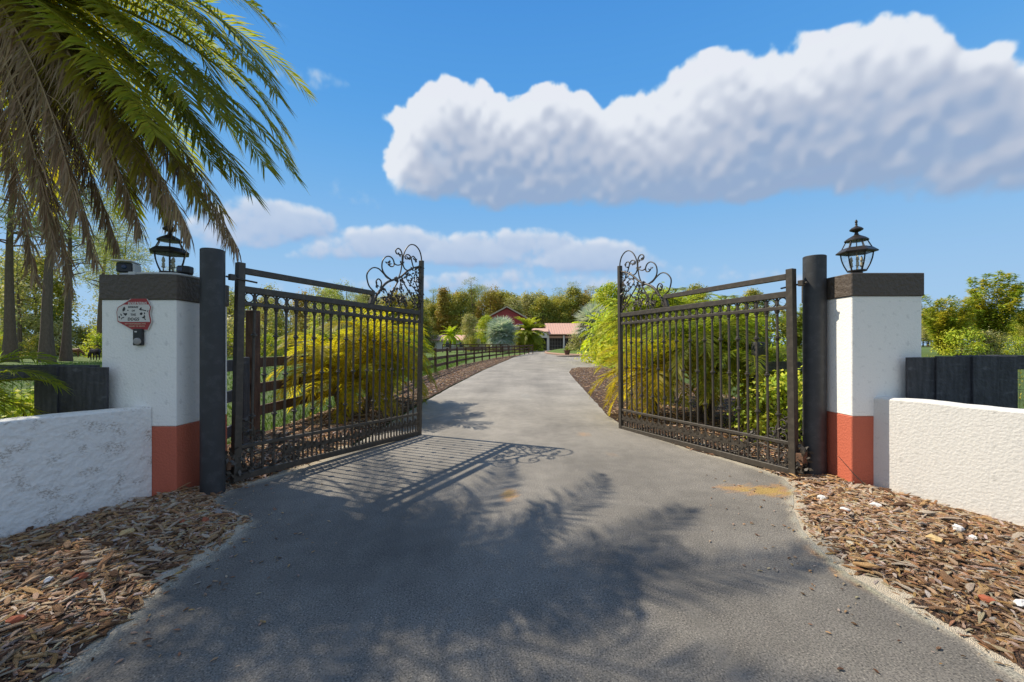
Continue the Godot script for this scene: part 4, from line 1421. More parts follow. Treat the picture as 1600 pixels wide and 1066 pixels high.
func make_ground() -> void:
	rng.seed = 21
	var spread := func(a: float, far: float) -> PackedFloat32Array:
		var o := PackedFloat32Array()
		var x := 0.0
		var st := a
		while x < far:
			o.append(x)
			x += st
			st *= 1.13
		return o
	var xs := PackedFloat32Array()
	var half: PackedFloat32Array = spread.call(0.8, 900.0)
	for i in range(half.size() - 1, 0, -1):
		xs.append(-half[i])
	xs.append_array(half)
	var ds := PackedFloat32Array()
	var back: PackedFloat32Array = spread.call(0.8, 300.0)
	for i in range(back.size() - 1, 0, -1):
		ds.append(-back[i])
	ds.append_array(spread.call(0.7, 900.0))
	var mb := MB.new()
	for d in ds:
		for x in xs:
			var dry := smoothstep(4.0, 9.0, x) * 1.05 + smoothstep(-4.5, -7.0, x) * smoothstep(9.0, 4.0, d) * 0.7
			var w := 0.5 + 0.5 * wig.get_noise_2d(x * 0.05, d * 0.05)
			mb.col = Color(1.5, 2.2, 0.95).lerp(Color(2.7, 2.25, 1.05), clampf(dry + (w - 0.5) * 0.5, 0, 1))
			mb.vert(W(x, ground(x, d) - 0.035, d), Vector3.UP)
	for i in ds.size() - 1:
		for k in xs.size() - 1:
			var e := i * xs.size() + k
			mb.tri_i(e, e + 1, e + xs.size() + 1)
			mb.tri_i(e, e + xs.size() + 1, e + xs.size())
	settle(mb, Vector3.UP)
	setting("ground", mb.mesh(M.lawn), "mown grass paddocks on both sides of the drive")
	# the drive
	var rust := [[-0.02, 3.62, 0.07, 0.17, 0.9], [2.30, 3.72, 0.30, 0.16, 1.0], [2.02, 3.78, 0.16, 0.10, 0.7], [1.93, 2.42, 0.09, 0.30, 0.55], [1.2, 5.0, 0.10, 0.06, 0.3], [1.05, 6.1, 0.1, 0.12, 0.35]]
	var stain := noise(43, 3.0, 4)
	var big := noise(44, 0.35, 4)
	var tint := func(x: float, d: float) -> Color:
		var v := lerpf(0.47, 0.86, smoothstep(1.5, 8.5, d)) * (1.0 + 0.16 * big.get_noise_2d(x, d * 0.7) + 0.05 * stain.get_noise_2d(x, d))  # near stretch darker: partly its own tone, partly palm shade painted in
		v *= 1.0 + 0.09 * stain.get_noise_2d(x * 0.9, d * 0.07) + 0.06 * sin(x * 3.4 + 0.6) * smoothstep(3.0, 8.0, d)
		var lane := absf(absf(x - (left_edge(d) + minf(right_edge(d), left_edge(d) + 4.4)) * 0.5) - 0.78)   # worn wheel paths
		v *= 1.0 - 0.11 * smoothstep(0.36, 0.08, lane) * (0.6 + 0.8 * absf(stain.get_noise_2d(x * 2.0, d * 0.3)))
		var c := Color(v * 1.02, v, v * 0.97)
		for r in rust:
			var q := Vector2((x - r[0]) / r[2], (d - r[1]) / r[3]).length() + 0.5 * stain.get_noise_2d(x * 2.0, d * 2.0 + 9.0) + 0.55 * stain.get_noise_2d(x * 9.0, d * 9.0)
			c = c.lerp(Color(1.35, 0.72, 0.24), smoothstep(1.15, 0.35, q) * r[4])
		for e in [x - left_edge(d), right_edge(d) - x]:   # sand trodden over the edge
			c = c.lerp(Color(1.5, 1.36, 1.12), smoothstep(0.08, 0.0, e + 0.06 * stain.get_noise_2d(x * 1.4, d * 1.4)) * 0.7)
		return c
	var flat := func(x: float, d: float) -> float: return ground(x, d)
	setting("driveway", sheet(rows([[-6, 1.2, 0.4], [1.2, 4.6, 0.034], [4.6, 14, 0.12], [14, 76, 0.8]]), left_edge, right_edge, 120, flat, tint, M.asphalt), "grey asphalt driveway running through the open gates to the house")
	# pale sand along both edges of the asphalt
	var white := func(_x: float, _d: float) -> Color: return Color.WHITE
	for sg in 2:
		var lo := func(d: float) -> float: return left_edge(d) - 0.22 - 0.1 * wig.get_noise_2d(d * 1.4, 7.0) if sg == 0 else right_edge(d) - 0.05
		var hi := func(d: float) -> float: return left_edge(d) + 0.05 if sg == 0 else right_edge(d) + 0.26 + 0.12 * wig.get_noise_2d(d * 1.4, 27.0)
		var sy := func(x: float, d: float) -> float:
			var e: float = left_edge(d) - x if sg == 0 else x - right_edge(d)
			return ground(x, d) - 0.005 + 0.012 * smoothstep(0.0, 0.05, e) + 0.004 * wig.get_noise_2d(x * 6.0, d * 6.0) * smoothstep(0.0, 0.05, e)
		setting("sand_verge", sheet(rows([[0.6, 5.4, 0.05]]), lo, hi, 8, sy, white, M.sand), "pale sand strip on the %s edge of the drive" % ["left", "right"][sg])
	# bark beds
	var l_in := func(d: float) -> float: return left_edge(d) - 0.015 - 0.05 * absf(wig.get_noise_2d(d * 2.0, 60.0))
	var r_in := func(d: float) -> float: return right_edge(d) + 0.03 + 0.06 * absf(wig.get_noise_2d(d * 2.0, 80.0))
	var l_out := func(d: float) -> float: return lut([[0.4, -4.5], [2.78, -3.47], [3.52, -3.15], [3.9, -2.8]], d)
	var r_out := func(d: float) -> float: return lut([[0.5, 4.75], [2.94, 3.72], [3.75, 3.36], [4.3, 3.15]], d)
	bark_bed("bed of dark bark chips before the left low wall", l_out, l_in, [[0.7, 3.9, 0.05]], 22000, 0.052, 300, 1.3, 3.9, 1.0, 1)
	bark_bed("bed of tan bark chips before the right low wall", r_in, r_out, [[0.7, 4.3, 0.05]], 24000, 0.053, 300, 1.45, 4.3, 1.0, -1)
	var l_fence := func(d: float) -> float: return lut([[3.9, -3.7], [20, -3.75], [28, -3.35], [40, -1.7], [52, 1.6], [58, 2.6]], d)
	var l_in2 := func(d: float) -> float: return left_edge(d) - 0.05 - 0.06 * absf(wig.get_noise_2d(d, 61.0))
	bark_bed("long bark strip between the rail fence and the drive", l_fence, l_in2, [[3.9, 10, 0.1], [10, 56, 0.5]], 22000, 0.066, 0, 3.9, 48.0, 2.2)
	var r_in2 := func(d: float) -> float: return lerpf(r_in.call(d), right_edge(d) - 0.02, smoothstep(4.6, 5.4, d))
	var r_bed := func(d: float) -> float: return lut([[4.3, 3.3], [4.8, 4.4], [6, 5.2], [20, 6.5], [23.5, 5.4]], d)
	bark_bed("bark bed under the palms behind the right gate", r_in2, r_bed, [[4.3, 10, 0.1], [10, 23.5, 0.4]], 20000, 0.06, 0, 4.3, 23.5, 1.8)
	# loose stones
	var rock := func(k: int) -> ArrayMesh:
		var sm := SphereMesh.new()
		sm.radial_segments = 9
		sm.rings = 5
		var ar := sm.get_mesh_arrays()
		var vs: PackedVector3Array = ar[Mesh.ARRAY_VERTEX]
		var nz := noise(60 + k, 1.3, 2)
		var q := MB.new()
		for v in vs:
			q.vert(v * (1.0 + 0.42 * nz.get_noise_3dv(v * 2.0)) * Vector3(1, 0.52, 0.62), Vector3.UP)
		var ii: PackedInt32Array = ar[Mesh.ARRAY_INDEX]
		var f := MB.new()
		for i in range(0, ii.size(), 3):
			f.tri(q.v[ii[i]], q.v[ii[i + 2]], q.v[ii[i + 1]], q.v[ii[i]] + q.v[ii[i + 1]])
		return f.mesh(M.sign_white)
	var rm := [rock.call(0), rock.call(1), rock.call(2), rock.call(3)]
	var kinds := {"white": mat(Color(0.60, 0.59, 0.57), 0.8), "yellow": mat(Color(0.50, 0.36, 0.17), 0.85), "red": mat(Color(0.30, 0.085, 0.04), 0.9), "blue": mat(Color(0.12, 0.15, 0.16), 0.8), "pink": mat(Color(0.46, 0.33, 0.29), 0.85), "grey": mat(Color(0.24, 0.22, 0.21), 0.9)}
	for s in [
		["white", -2.42, 1.79, 0.052, "larger white stone beside a yellow one at the front of the left bark bed"], ["yellow", -2.56, 1.80, 0.042, "yellow stone beside a white one at the front of the left bark bed"],
		["white", -2.43, 2.18, 0.038, "single white stone halfway along the left bark bed"], ["red", -2.29, 2.20, 0.05, "long brick-red stone next to the single white stone, left bed"],
		["pink", -2.56, 1.93, 0.035, "pale pink stone just behind the white and yellow pair"], ["red", -2.22, 1.86, 0.048, "rust-red stone between the white stone and the left asphalt edge"],
		["blue", -2.38, 1.62, 0.048, "blue-grey stone low in the left bed near the asphalt"], ["red", -2.30, 1.65, 0.036, "small red stone touching the blue-grey stone"],
		["red", -2.58, 1.56, 0.055, "biggest red stone at the bottom edge of the left bed"], ["red", -2.20, 2.98, 0.055, "red stone at the far tip of the left bed by the asphalt"],
		["red", -2.30, 2.90, 0.045, "dull red stone beside the far-tip stone of the left bed"], ["grey", -2.24, 3.16, 0.07, "dark grey stone at the far tip of the left bed"], ["yellow", -2.52, 2.72, 0.055, "ochre stone in the middle of the left bark bed"],
		["white", 2.56, 3.42, 0.06, "white stone at the tip of the right bed by the sand"], ["white", 2.80, 3.20, 0.05, "middle white stone of three below the right pillar"], ["white", 2.50, 3.12, 0.05, "nearest white stone to the sand below the right pillar"],
		["white", 2.98, 2.78, 0.06, "white flat stone in the middle of the right bark bed"], ["white", 2.95, 2.66, 0.04, "smaller white stone close to the flat one, right bed"],
		["yellow", 2.66, 2.62, 0.06, "ochre stone in the middle of the right bark bed"], ["yellow", 3.16, 2.34, 0.055, "ochre stone on the wall side of the right bed"], ["red", 2.32, 2.03, 0.045, "red stone at the asphalt edge low in the right bed"],
		["white", 2.42, 1.97, 0.055, "white stone beside the red stone low in the right bed"], ["yellow", 2.56, 1.79, 0.085, "large ochre-topped rock near the bottom right corner"], ["red", 2.44, 1.71, 0.05, "red stone in front of the large ochre-topped rock"]]:
		var d: float = s[2]
		var x: float = s[1]
		var on := bed_height(x, d, -3.4, left_edge(d) - 0.1) if x < 0 else bed_height(x, d, right_edge(d) + 0.1, 3.8)
		var o := MeshInstance3D.new()
		o.name = numbered(self, "stone")
		o.mesh = rm[rng.randi() % 4]
		o.material_override = kinds[s[0]]
		o.position = W(x, on + s[3] * 0.3, d)
		o.rotation = Vector3(rng.randf_range(-0.2, 0.2), rng.randf() * TAU, rng.randf_range(-0.2, 0.2))
		o.scale = Vector3.ONE * s[3] * 1.45
		add_child(o)
		tag(o, s[4], "stone", "loose stones in the bark beds")
	var st := thing("driftwood_stick", "weathered grey stick lying on the left bark bed", "stick", W(-3.0, bed_height(-3.0, 2.25, -3.5, -2.0) + 0.03, 2.25))
	var mb2 := MB.new()
	mb2.tube(smooth_path([Vector3(-0.3, 0.0, 0.16), Vector3(-0.1, 0.012, 0.06), Vector3(0.12, 0.01, -0.03), Vector3(0.30, 0.0, -0.08)], 5), [0.014, 0.02, 0.022, 0.02, 0.016, 0.012, 0.008, 0.006], 7)
	var grey_wood := tri_map(mat(L(1, 1, 1), 0.9), 5.0)
	grey_wood.albedo_texture = M.trunk.albedo_texture
	grey_wood.albedo_color = Color(1.0, 0.98, 0.97)
	part("stick_body", mb2.mesh(grey_wood), st)
	var tw := thing("dry_twig", "thin dry twig leaning on the red base of the right pillar", "stick", W(3.0, 0.05, 3.70))
	mb2 = MB.new()
	mb2.tube(PackedVector3Array([Vector3(0.12, 0.0, 0.06), Vector3(0.02, 0.12, 0.02), Vector3(-0.08, 0.26, -0.02)]), [0.005, 0.004, 0.002], 5)
	part("twig_body", mb2.mesh(grey_wood), tw)

func make_grass() -> void:
	rng.seed = 77
	var mb := MB.new()
	for i in 7:
		var a := rng.randf() * TAU
		mb.col = Color.WHITE
		mb.blade(rv(0.04) * Vector3(1, 0, 1), Vector3(cos(a) * 0.5, 1.0, sin(a) * 0.5).normalized(), Vector3(-cos(a), 0.6, -sin(a)).normalized(), rng.randf_range(0.6, 1.0), 0.1, 0.12)
	var tuft := mb.mesh(M.grass)
	var at := []
	var tint := []
	for i in 42000:
		var side := rng.randf()
		var d := 3.2 + 40.0 * pow(rng.randf(), 2.0)
		var x := -3.72 - 30.0 * pow(rng.randf(), 1.5)
		if side < 0.22:
			x = 4.6 + 26.0 * pow(rng.randf(), 1.3)
			if x < 7.0 and d > 4.2 and d < 24:
				continue
			if d > 23 and x < 26:
				continue
		if d < 4.2 and x > -3.95 and x < 0:
			continue
		var s := rng.randf_range(0.05, 0.10) * (1.0 + d * 0.03)
		at.append(Transform3D(Basis(Vector3.UP, rng.randf() * TAU).scaled(Vector3(s, s, s)), W(x, ground(x, d) - 0.03, d)))
		var dry := clampf(smoothstep(4.0, 9.0, x) + smoothstep(-4.5, -7.0, x) * smoothstep(9.0, 4.0, d) * 0.8 + rng.randf_range(-0.2, 0.25), 0, 1)
		tint.append(jitter(Color(0.15, 0.27, 0.035).lerp(Color(0.42, 0.38, 0.06), dry), 0.25))
	many("paddock_grass", self, tuft, at, tint).set_meta("label", "short grass growing in the paddocks")

# ---- fences

func board(t: Node3D, called: String, a: Vector3, b: Vector3, w: float, hgt: float, m: Material) -> void:
	var mb := MB.new()
	mb.bar(a, b, w, hgt, 0.004)
	part(called, mb.mesh(m), t)

func make_fences() -> void:
	rng.seed = 31
	var t := thing("rail_fence", "long brown three-rail wooden fence running along the left of the drive", "fence")
	var path := [[5.7, -3.55], [9.0, -3.55], [13.0, -3.54], [16.0, -3.53], [19.0, -3.5], [22.0, -3.42], [25.0, -3.3], [28.0, -3.1], [30.8, -2.8], [33.5, -2.4], [36.0, -1.95], [38.4, -1.45], [40.7, -0.9], [43.0, -0.3], [45.2, 0.3], [47.4, 0.9], [49.6, 1.5], [51.8, 2.1], [54.0, 2.7]]
	for i in path.size():
		var d: float = path[i][0]
		var x: float = path[i][1]
		var y := ground(x, d)
		var top := 1.78 if i == 0 else 1.18
		var mb := MB.new()
		mb.box(Transform3D(Basis(Vector3.UP, rng.randf_range(-0.05, 0.05)), W(x, y + top * 0.5 - 0.15, d)), Vector3(0.13 if i == 0 else 0.105, top + 0.3, 0.13 if i == 0 else 0.105), 0.006)
		part("post", mb.mesh(M.fence_wood), t)
		if i == 0:
			mb = MB.new()
			mb.tube(PackedVector3Array([W(x - 0.04, y + top, d), W(x - 0.03, y + top + 0.05, d), W(x + 0.03, y + top + 0.05, d), W(x + 0.04, y + top, d)]), [0.008], 5)
			part("post_bracket", mb.mesh(M.lantern), t)
		if i + 1 < path.size():
			var e: float = path[i + 1][0]
			var z: float = path[i + 1][1]
			for h in [0.36, 0.70, 1.06]:
				board(t, "rail", W(x - 0.075, y + h + rng.randf_range(-0.012, 0.012), d + 0.01), W(z - 0.075, ground(z, e) + h + rng.randf_range(-0.012, 0.012), e - 0.01), 0.035, 0.14, M.fence_wood)
	t = thing("corner_fence", "short dark board fence between left pillar and tall brown post", "fence")
	for p in [[-3.24, 4.98, 1.16]]:
		var mb := MB.new()
		mb.box(Transform3D(Basis(), W(p[0], p[2] * 0.5 - 0.1, p[1])), Vector3(0.13, p[2] + 0.2, 0.12), 0.006)
		part("post", mb.mesh(M.black_wood), t)
	for h in [0.32, 0.72, 1.07]:
		board(t, "rail", W(-3.12, h, 4.35), W(-3.30, h, 5.05), 0.035, 0.13, M.black_wood)
		board(t, "rail", W(-3.33, h, 5.06), W(-3.60, h, 5.66), 0.035, 0.13, M.fence_wood)
	# black boards beside the pillars, rail and wire mesh going outwards
	for sg in 2:
		var bf := thing("black_board_fence", ["black board fence with wire mesh behind the left low wall", "black board fence with wire mesh behind the right low wall"][sg], "fence")
		var x := -3.35 if sg == 0 else 3.49
		var dir := -1.0 if sg == 0 else 1.0
		var ws: Array = [[0.215, 0.0], [0.195, 0.016], [0.195, 0.0]] if sg == 0 else [[0.205, 0.0], [0.072, 0.03], [0.225, 0.0], [0.13, 0.03], [0.24, 0.0], [0.18, 0.03]]
		var d0 := 3.45 if sg == 0 else 3.68
		var top := 1.125 if sg == 0 else 1.20
		for w in ws:
			var mb := MB.new()
			var dd: float = d0 + w[1]
			mb.box(Transform3D(Basis(Vector3.UP, rng.randf_range(-0.03, 0.03)) * Basis(Vector3.BACK, rng.randf_range(-0.008, 0.008)), W(x + dir * w[0] * 0.5, (top - 0.1) * 0.5 + rng.randf_range(-0.006, 0.006), dd)), Vector3(w[0] - 0.004 + (0.07 if w[1] > 0.0 else 0.0), top + 0.1, 0.022), 0.003)
			part("board", mb.mesh(M.black_wood), bf)
			x += dir * w[0]
			d0 += 0.012 * (1.0 if sg == 1 else 0.0)
		var x0 := x - dir * 0.45
		var x1 := x + dir * 3.2
		board(bf, "rail", W(x0, top - 0.055, d0 + 0.075), W(x1, top - 0.055, d0 + 0.1), 0.035, 0.13, M.black_wood)
		board(bf, "rail", W(x0, 0.2, d0 + 0.075), W(x1, 0.2, d0 + 0.1), 0.035, 0.12, M.black_wood)
		for px in [x + dir * 0.02, x + dir * 2.2]:
			var mb := MB.new()
			mb.box(Transform3D(Basis(), W(px, top * 0.5 - 0.1, d0 + 0.16)), Vector3(0.1, top + 0.22, 0.1), 0.005)
			part("post", mb.mesh(M.black_wood), bf)
		var wm := MB.new()
		for k in 34:
			var wx := x + dir * (0.03 + k * 0.072)
			wm.tube(PackedVector3Array([W(wx, 0.0, d0 + 0.11), W(wx + rng.randf_range(-0.004, 0.004), top - 0.1, d0 + 0.11)]), [0.0016], 4, false)
		for k in 10:
			var wy := 0.05 + k * 0.105
			wm.tube(PackedVector3Array([W(x, wy, d0 + 0.112), W(x + dir * 2.5, wy + 0.004, d0 + 0.112)]), [0.0016], 4, false)
		part("wire_mesh", wm.mesh(M.wire), bf)
	# far paddock fences
	t = thing("paddock_fence", "distant dark rail fence in front of the low pink-roofed building", "fence")
	for i in 10:
		var x := -10.0 + i * 1.05
		var d := 60.0 - i * 0.3
		var y := ground(x, d)
		var mb := MB.new()
		mb.box(Transform3D(Basis(), W(x, y + 0.55, d)), Vector3(0.12, 1.25, 0.12))
		part("post", mb.mesh(M.fence_wood), t)
		if i < 9:
			for h in [0.4, 0.75, 1.1]:
				board(t, "rail", W(x, y + h, d + 0.07), W(x + 1.05, y + h, d - 0.23), 0.04, 0.13, M.fence_wood)
	t = thing("iron_paddock_fence", "black wire paddock fence among the bamboo on the right", "fence")
	for i in 12:
		var x := 36.0 + i * 3.2
		var d := 48.0
		var y := ground(x, d)
		var mb := MB.new()
		mb.box(Transform3D(Basis(), W(x, y + 0.75, d)), Vector3(0.14, 1.7, 0.14))
		part("post", mb.mesh(M.black_plastic), t)
		if i < 11:
			for h in [0.35, 0.8, 1.3]:
				board(t, "rail", W(x, y + h, d + 0.09), W(x + 3.2, y + h, d + 0.09), 0.04, 0.07, M.black_plastic)
	t = thing("grey_block_wall", "low pale grey block wall seen between the bars of the right gate", "wall")
	for i in 9:
		for k in 3:
			var mb := MB.new()
			mb.box(Transform3D(Basis(), W(8.2 + i * 0.41 + (0.2 if k % 2 else 0.0), ground(9, 13) + 0.1 + k * 0.2, 13.0)), Vector3(0.4, 0.19, 0.2), 0.008)
			part("block", mb.mesh(M.grey_plastic), t)
	t = thing("black_post", "black wooden post with a crossbar behind the right gate", "post", W(3.55, 0, 6.0))
	var pm := MB.new()
	pm.box(Transform3D(Basis(), Vector3(0, 0.6, 0)), Vector3(0.13, 1.5, 0.13), 0.006)
	part("upright", pm.mesh(M.black_wood), t)
	pm = MB.new()
	pm.box(Transform3D(Basis(), Vector3(0.5, 0.55, 0.09)), Vector3(1.3, 0.14, 0.035), 0.004)
	pm.box(Transform3D(Basis(), Vector3(0.5, 1.0, 0.09)), Vector3(1.3, 0.14, 0.035), 0.004)
	part("crossbar", pm.mesh(M.black_wood), t)

# ---- houses

func slab(mb: MB, a: Vector3, b: Vector3, c: Vector3, d: Vector3, th: float) -> void:   # a roof sheet with thickness
	var nn := (b - a).cross(c - a).normalized()
	if nn.y < 0:
		nn = -nn
	var e := -nn * th
	mb.quad(a, b, c, d, nn)
	mb.quad(a + e, b + e, c + e, d + e, -nn)
	var m := (a + b + c + d) * 0.25
	for q in [[a, b], [b, c], [c, d], [d, a]]:
		mb.quad(q[0], q[1], q[1] + e, q[0] + e, (q[0] + q[1]) * 0.5 - m)

func house_window(t: Node3D, at: Vector3, w: float, h: float) -> void:
	var mb := MB.new()
	mb.box(Transform3D(Basis(), at), Vector3(w + 0.24, h + 0.24, 0.1))
	var f := part("window", mb.mesh(M.house_white), t)
	mb = MB.new()
	mb.box(Transform3D(Basis(), at + Vector3(0, 0, 0.04)), Vector3(w, h, 0.06))
	part("pane", mb.mesh(M.window_glass), f)

func ribs(t: Node3D, a: Vector3, b: Vector3, c: Vector3, d: Vector3, n: int, m: Material) -> void:   # standing seams from the ridge a-b to the eave d-c
	var up := (b - a).cross(c - a).normalized()
	if up.y < 0:
		up = -up
	var mb := MB.new()
	for i in n + 1:
		var f := float(i) / n
		mb.bar(a.lerp(b, f) + up * 0.02, d.lerp(c, f) + up * 0.02, 0.05, 0.05, 0.0, up)
	part("roof_seams", mb.mesh(m), t)

func make_houses() -> void:
	var y := ground(0, 78)
	# two-storey house with the red gable roof
	var t := thing("house", "cream two-storey house with a dark red gable roof at the end of the drive", "house", W(-0.9, y, 82))
	var mb := MB.new()
	mb.box(Transform3D(Basis(), Vector3(-0.2, 2.6, -4)), Vector3(9.6, 5.8, 9.0))
	part("wall", mb.mesh(M.cream), t)
	mb = MB.new()
	plate(mb, PackedVector2Array([Vector2(-5.0, 4.5), Vector2(4.6, 4.5), Vector2(4.6, 5.7), Vector2(-0.1, 8.2), Vector2(-5.0, 5.7)]), 0.3, 0.55)
	part("gable", mb.mesh(M.red_roof), t)
	mb = MB.new()
	slab(mb, Vector3(-0.1, 8.55, 1.1), Vector3(-0.1, 8.55, -9.2), Vector3(-6.0, 5.35, -9.2), Vector3(-6.0, 5.35, 1.1), 0.16)
	slab(mb, Vector3(-0.1, 8.552, 1.1), Vector3(-0.1, 8.552, -9.2), Vector3(5.6, 5.35, -9.2), Vector3(5.6, 5.35, 1.1), 0.16)
	var rf := part("roof", mb.mesh(M.red_roof), t)
	mb = MB.new()
	mb.bar(Vector3(-6.02, 5.24, 1.16), Vector3(-0.1, 8.45, 1.16), 0.08, 0.24)
	mb.bar(Vector3(5.62, 5.24, 1.17), Vector3(-0.1, 8.45, 1.17), 0.08, 0.24)
	part("fascia", mb.mesh(M.cream), rf)
	mb = MB.new()
	slab(mb, Vector3(-6.6, 4.7, 0.58), Vector3(2.4, 4.7, 0.58), Vector3(2.4, 3.35, 3.1), Vector3(-6.6, 3.35, 3.1), 0.14)
	part("porch_roof", mb.mesh(M.tan_roof), t)
	mb = MB.new()
	mb.box(Transform3D(Basis(), Vector3(-2.2, 1.5, 1.55)), Vector3(7.8, 3.8, 1.9))
	part("porch_wall", mb.mesh(M.cream), t)
	for w in [[-4.6, 1.9, 2.52, 1.0, 1.4], [-0.4, 1.9, 2.52, 1.0, 1.4], [3.4, 1.5, 0.52, 1.2, 2.4], [2.9, 4.3, 0.52, 1.1, 1.3]]:
		house_window(t, Vector3(w[0], w[1], w[2]), w[3], w[4])
	# garage wing
	y = ground(8, 72)
	t = thing("garage_wing", "white garage wing with a pink metal roof and three dark bays", "building", W(8.2, y, 72))
	mb = MB.new()
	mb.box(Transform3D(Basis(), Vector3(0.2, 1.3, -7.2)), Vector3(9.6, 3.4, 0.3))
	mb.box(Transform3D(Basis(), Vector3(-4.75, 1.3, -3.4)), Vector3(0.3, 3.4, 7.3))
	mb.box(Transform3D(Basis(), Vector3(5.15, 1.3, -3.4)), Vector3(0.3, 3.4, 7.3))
	part("wall", mb.mesh(M.dark_inside), t)  # walls near black, the shade of the deep bays put into their colour
	mb = MB.new()
	var a := Vector3(-2.2, 4.95, -4.0)
	var b := Vector3(5.6, 4.95, -4.0)
	slab(mb, a, b, Vector3(5.6, 2.85, 0.7), Vector3(-2.2, 2.85, 0.7), 0.12)
	slab(mb, a + Vector3(0, 0.002, 0), b + Vector3(0, 0.002, 0), Vector3(5.6, 2.85, -8.4), Vector3(-2.2, 2.85, -8.4), 0.12)
	part("roof", mb.mesh(M.pink_roof), t)
	ribs(t, a, b, Vector3(5.6, 2.85, 0.7), Vector3(-2.2, 2.85, 0.7), 18, M.pink_roof)
	for x in [-1.98, 0.75, 3.6]:
		mb = MB.new()
		mb.box(Transform3D(Basis(), Vector3(x, 1.2, 0.15)), Vector3(0.4 if x < 0 else 0.24, 2.9, 0.3), 0.02)
		part("column", mb.mesh(M.house_white), t)
	mb = MB.new()
	mb.box(Transform3D(Basis(), Vector3(1.7, 2.68, 0.1)), Vector3(7.0, 0.18, 0.2))
	part("lintel", mb.mesh(M.brown_trim), t)
	for x in [-0.55, 2.2]:
		mb = MB.new()
		mb.box(Transform3D(Basis(), Vector3(x, 2.36, -0.1)), Vector3(2.4, 0.36, 0.06))
		part("awning_strip", mb.mesh(M.pink_roof), t)
		mb = MB.new()
		for k in 9:
			mb.box(Transform3D(Basis(), Vector3(x - 1.1 + k * 0.275, 1.0, -0.6)), Vector3(0.04, 2.4, 0.04))
		for k in 4:
			mb.box(Transform3D(Basis(), Vector3(x, 0.3 + k * 0.6, -0.64)), Vector3(2.3, 0.03, 0.03))
		part("screen", mb.mesh(M.grey_plastic), t)
	mb = MB.new()
	mb.box(Transform3D(Basis(), Vector3(-4.4, 2.75, 0.6)), Vector3(4.5, 1.1, 0.25))
	mb.box(Transform3D(Basis(), Vector3(-6.35, 1.1, 0.58)), Vector3(0.6, 2.6, 0.25))
	part("front_wall", mb.mesh(M.house_white), t)
	mb = MB.new()
	slab(mb, Vector3(-6.6, 3.9, -1.2), Vector3(-1.9, 3.9, -1.2), Vector3(-1.9, 3.28, 0.9), Vector3(-6.6, 3.28, 0.9), 0.1)
	part("porch_roof", mb.mesh(M.pink_roof), t)
	mb = MB.new()
	mb.box(Transform3D(Basis(), Vector3(-2.8, 2.75, 0.8)), Vector3(0.26, 0.36, 0.2), 0.03)
	part("wall_lamp", mb.mesh(M.dark_inside), t)
	mb = MB.new()
	for k in 5:
		mb.box(Transform3D(Basis(), Vector3(-4.1, 0.25 + k * 0.45, -1.6)), Vector3(4.2, 0.43, 0.06), 0.02)
	part("garage_door", mb.mesh(M.dark_inside), t)
	# low stable
	y = ground(-11, 76)
	t = thing("stable", "long low white stable with a pink roof, left of the house", "building", W(-11.9, y, 76))
	mb = MB.new()
	mb.box(Transform3D(Basis(), Vector3(0, 0.85, -2)), Vector3(7.8, 2.2, 4.0))
	part("wall", mb.mesh(M.house_white), t)
	mb = MB.new()
	a = Vector3(-4.4, 2.85, -2.0)
	b = Vector3(4.4, 2.85, -2.0)
	slab(mb, a, b, Vector3(4.4, 1.85, 0.6), Vector3(-4.4, 1.85, 0.6), 0.1)
	slab(mb, a + Vector3(0, 0.002, 0), b + Vector3(0, 0.002, 0), Vector3(4.4, 1.85, -4.6), Vector3(-4.4, 1.85, -4.6), 0.1)
	part("roof", mb.mesh(M.pink_roof), t)
	for x in [-2.6, 0.2, 2.7]:
		house_window(t, Vector3(x, 1.0, 0.03), 0.8, 0.9)
	# round lawn island with a kerb and a potted plant
	var gy := func(f: float) -> float: return ground(12.0, 54.0) * 0.0 + ground(9.0, 54.0 - f)
	var im := MB.new()
	im.col = Color(1.5, 2.25, 0.9)
	var n := 48
	for r in 6:
		for i in n:
			var f := pow(r / 5.0, 0.5)
			var x := 12.0 + cos(TAU * i / n) * 7.4 * f
			var d := 55.0 - sin(TAU * i / n) * 12.0 * f
			im.vert(W(x, ground(8.0, d) + 0.12 + 0.5 * (1.0 - pow(f, 6.0)), d), Vector3.UP)
	for r in 5:
		for i in n:
			var e := r * n + i
			var g := r * n + (i + 1) % n
			im.tri_i(e, g, g + n)
			im.tri_i(e, g + n, e + n)
	settle(im, Vector3.UP)
	setting("lawn_island", im.mesh(M.lawn), "oval green lawn in front of the garage")
	mb = MB.new()
	var ringp := PackedVector3Array()
	for i in 65:
		var d := 55.0 - sin(TAU * i / 64) * 12.1
		ringp.append(W(12.0 + cos(TAU * i / 64) * 7.5, ground(8.0, d) + 0.08, d))
	mb.tube(ringp, [0.14], 8, false)
	setting("kerb", mb.mesh(M.curb), "pinkish kerb round the lawn island")
	var pot := thing("plant_pot", "dark plant pot with a spiky green plant on the lawn edge", "plant pot", W(5.9, ground(5.9, 44.5) + 0.17, 44.5))
	mb = MB.new()
	mb.lathe(Transform3D(), PackedVector2Array([Vector2(0.0, 0.0), Vector2(0.22, 0.0), Vector2(0.34, 0.42), Vector2(0.38, 0.46), Vector2(0.36, 0.52), Vector2(0.31, 0.5), Vector2(0.0, 0.46)]), 16)
	part("pot", mb.mesh(M.terracotta), pot)
	mb = MB.new()
	for i in 60:
		var an := rng.randf() * TAU
		var el := rng.randf_range(0.2, 1.4)
		mb.col = jitter(Color(0.24, 0.26, 0.03), 0.25)
		var dd := Vector3(cos(an) * cos(el), sin(el), sin(an) * cos(el))
		mb.blade(Vector3(0, 0.46, 0), dd, dd.cross(Vector3.UP).cross(dd) * -1.0, rng.randf_range(0.45, 0.85), 0.07, 0.25)
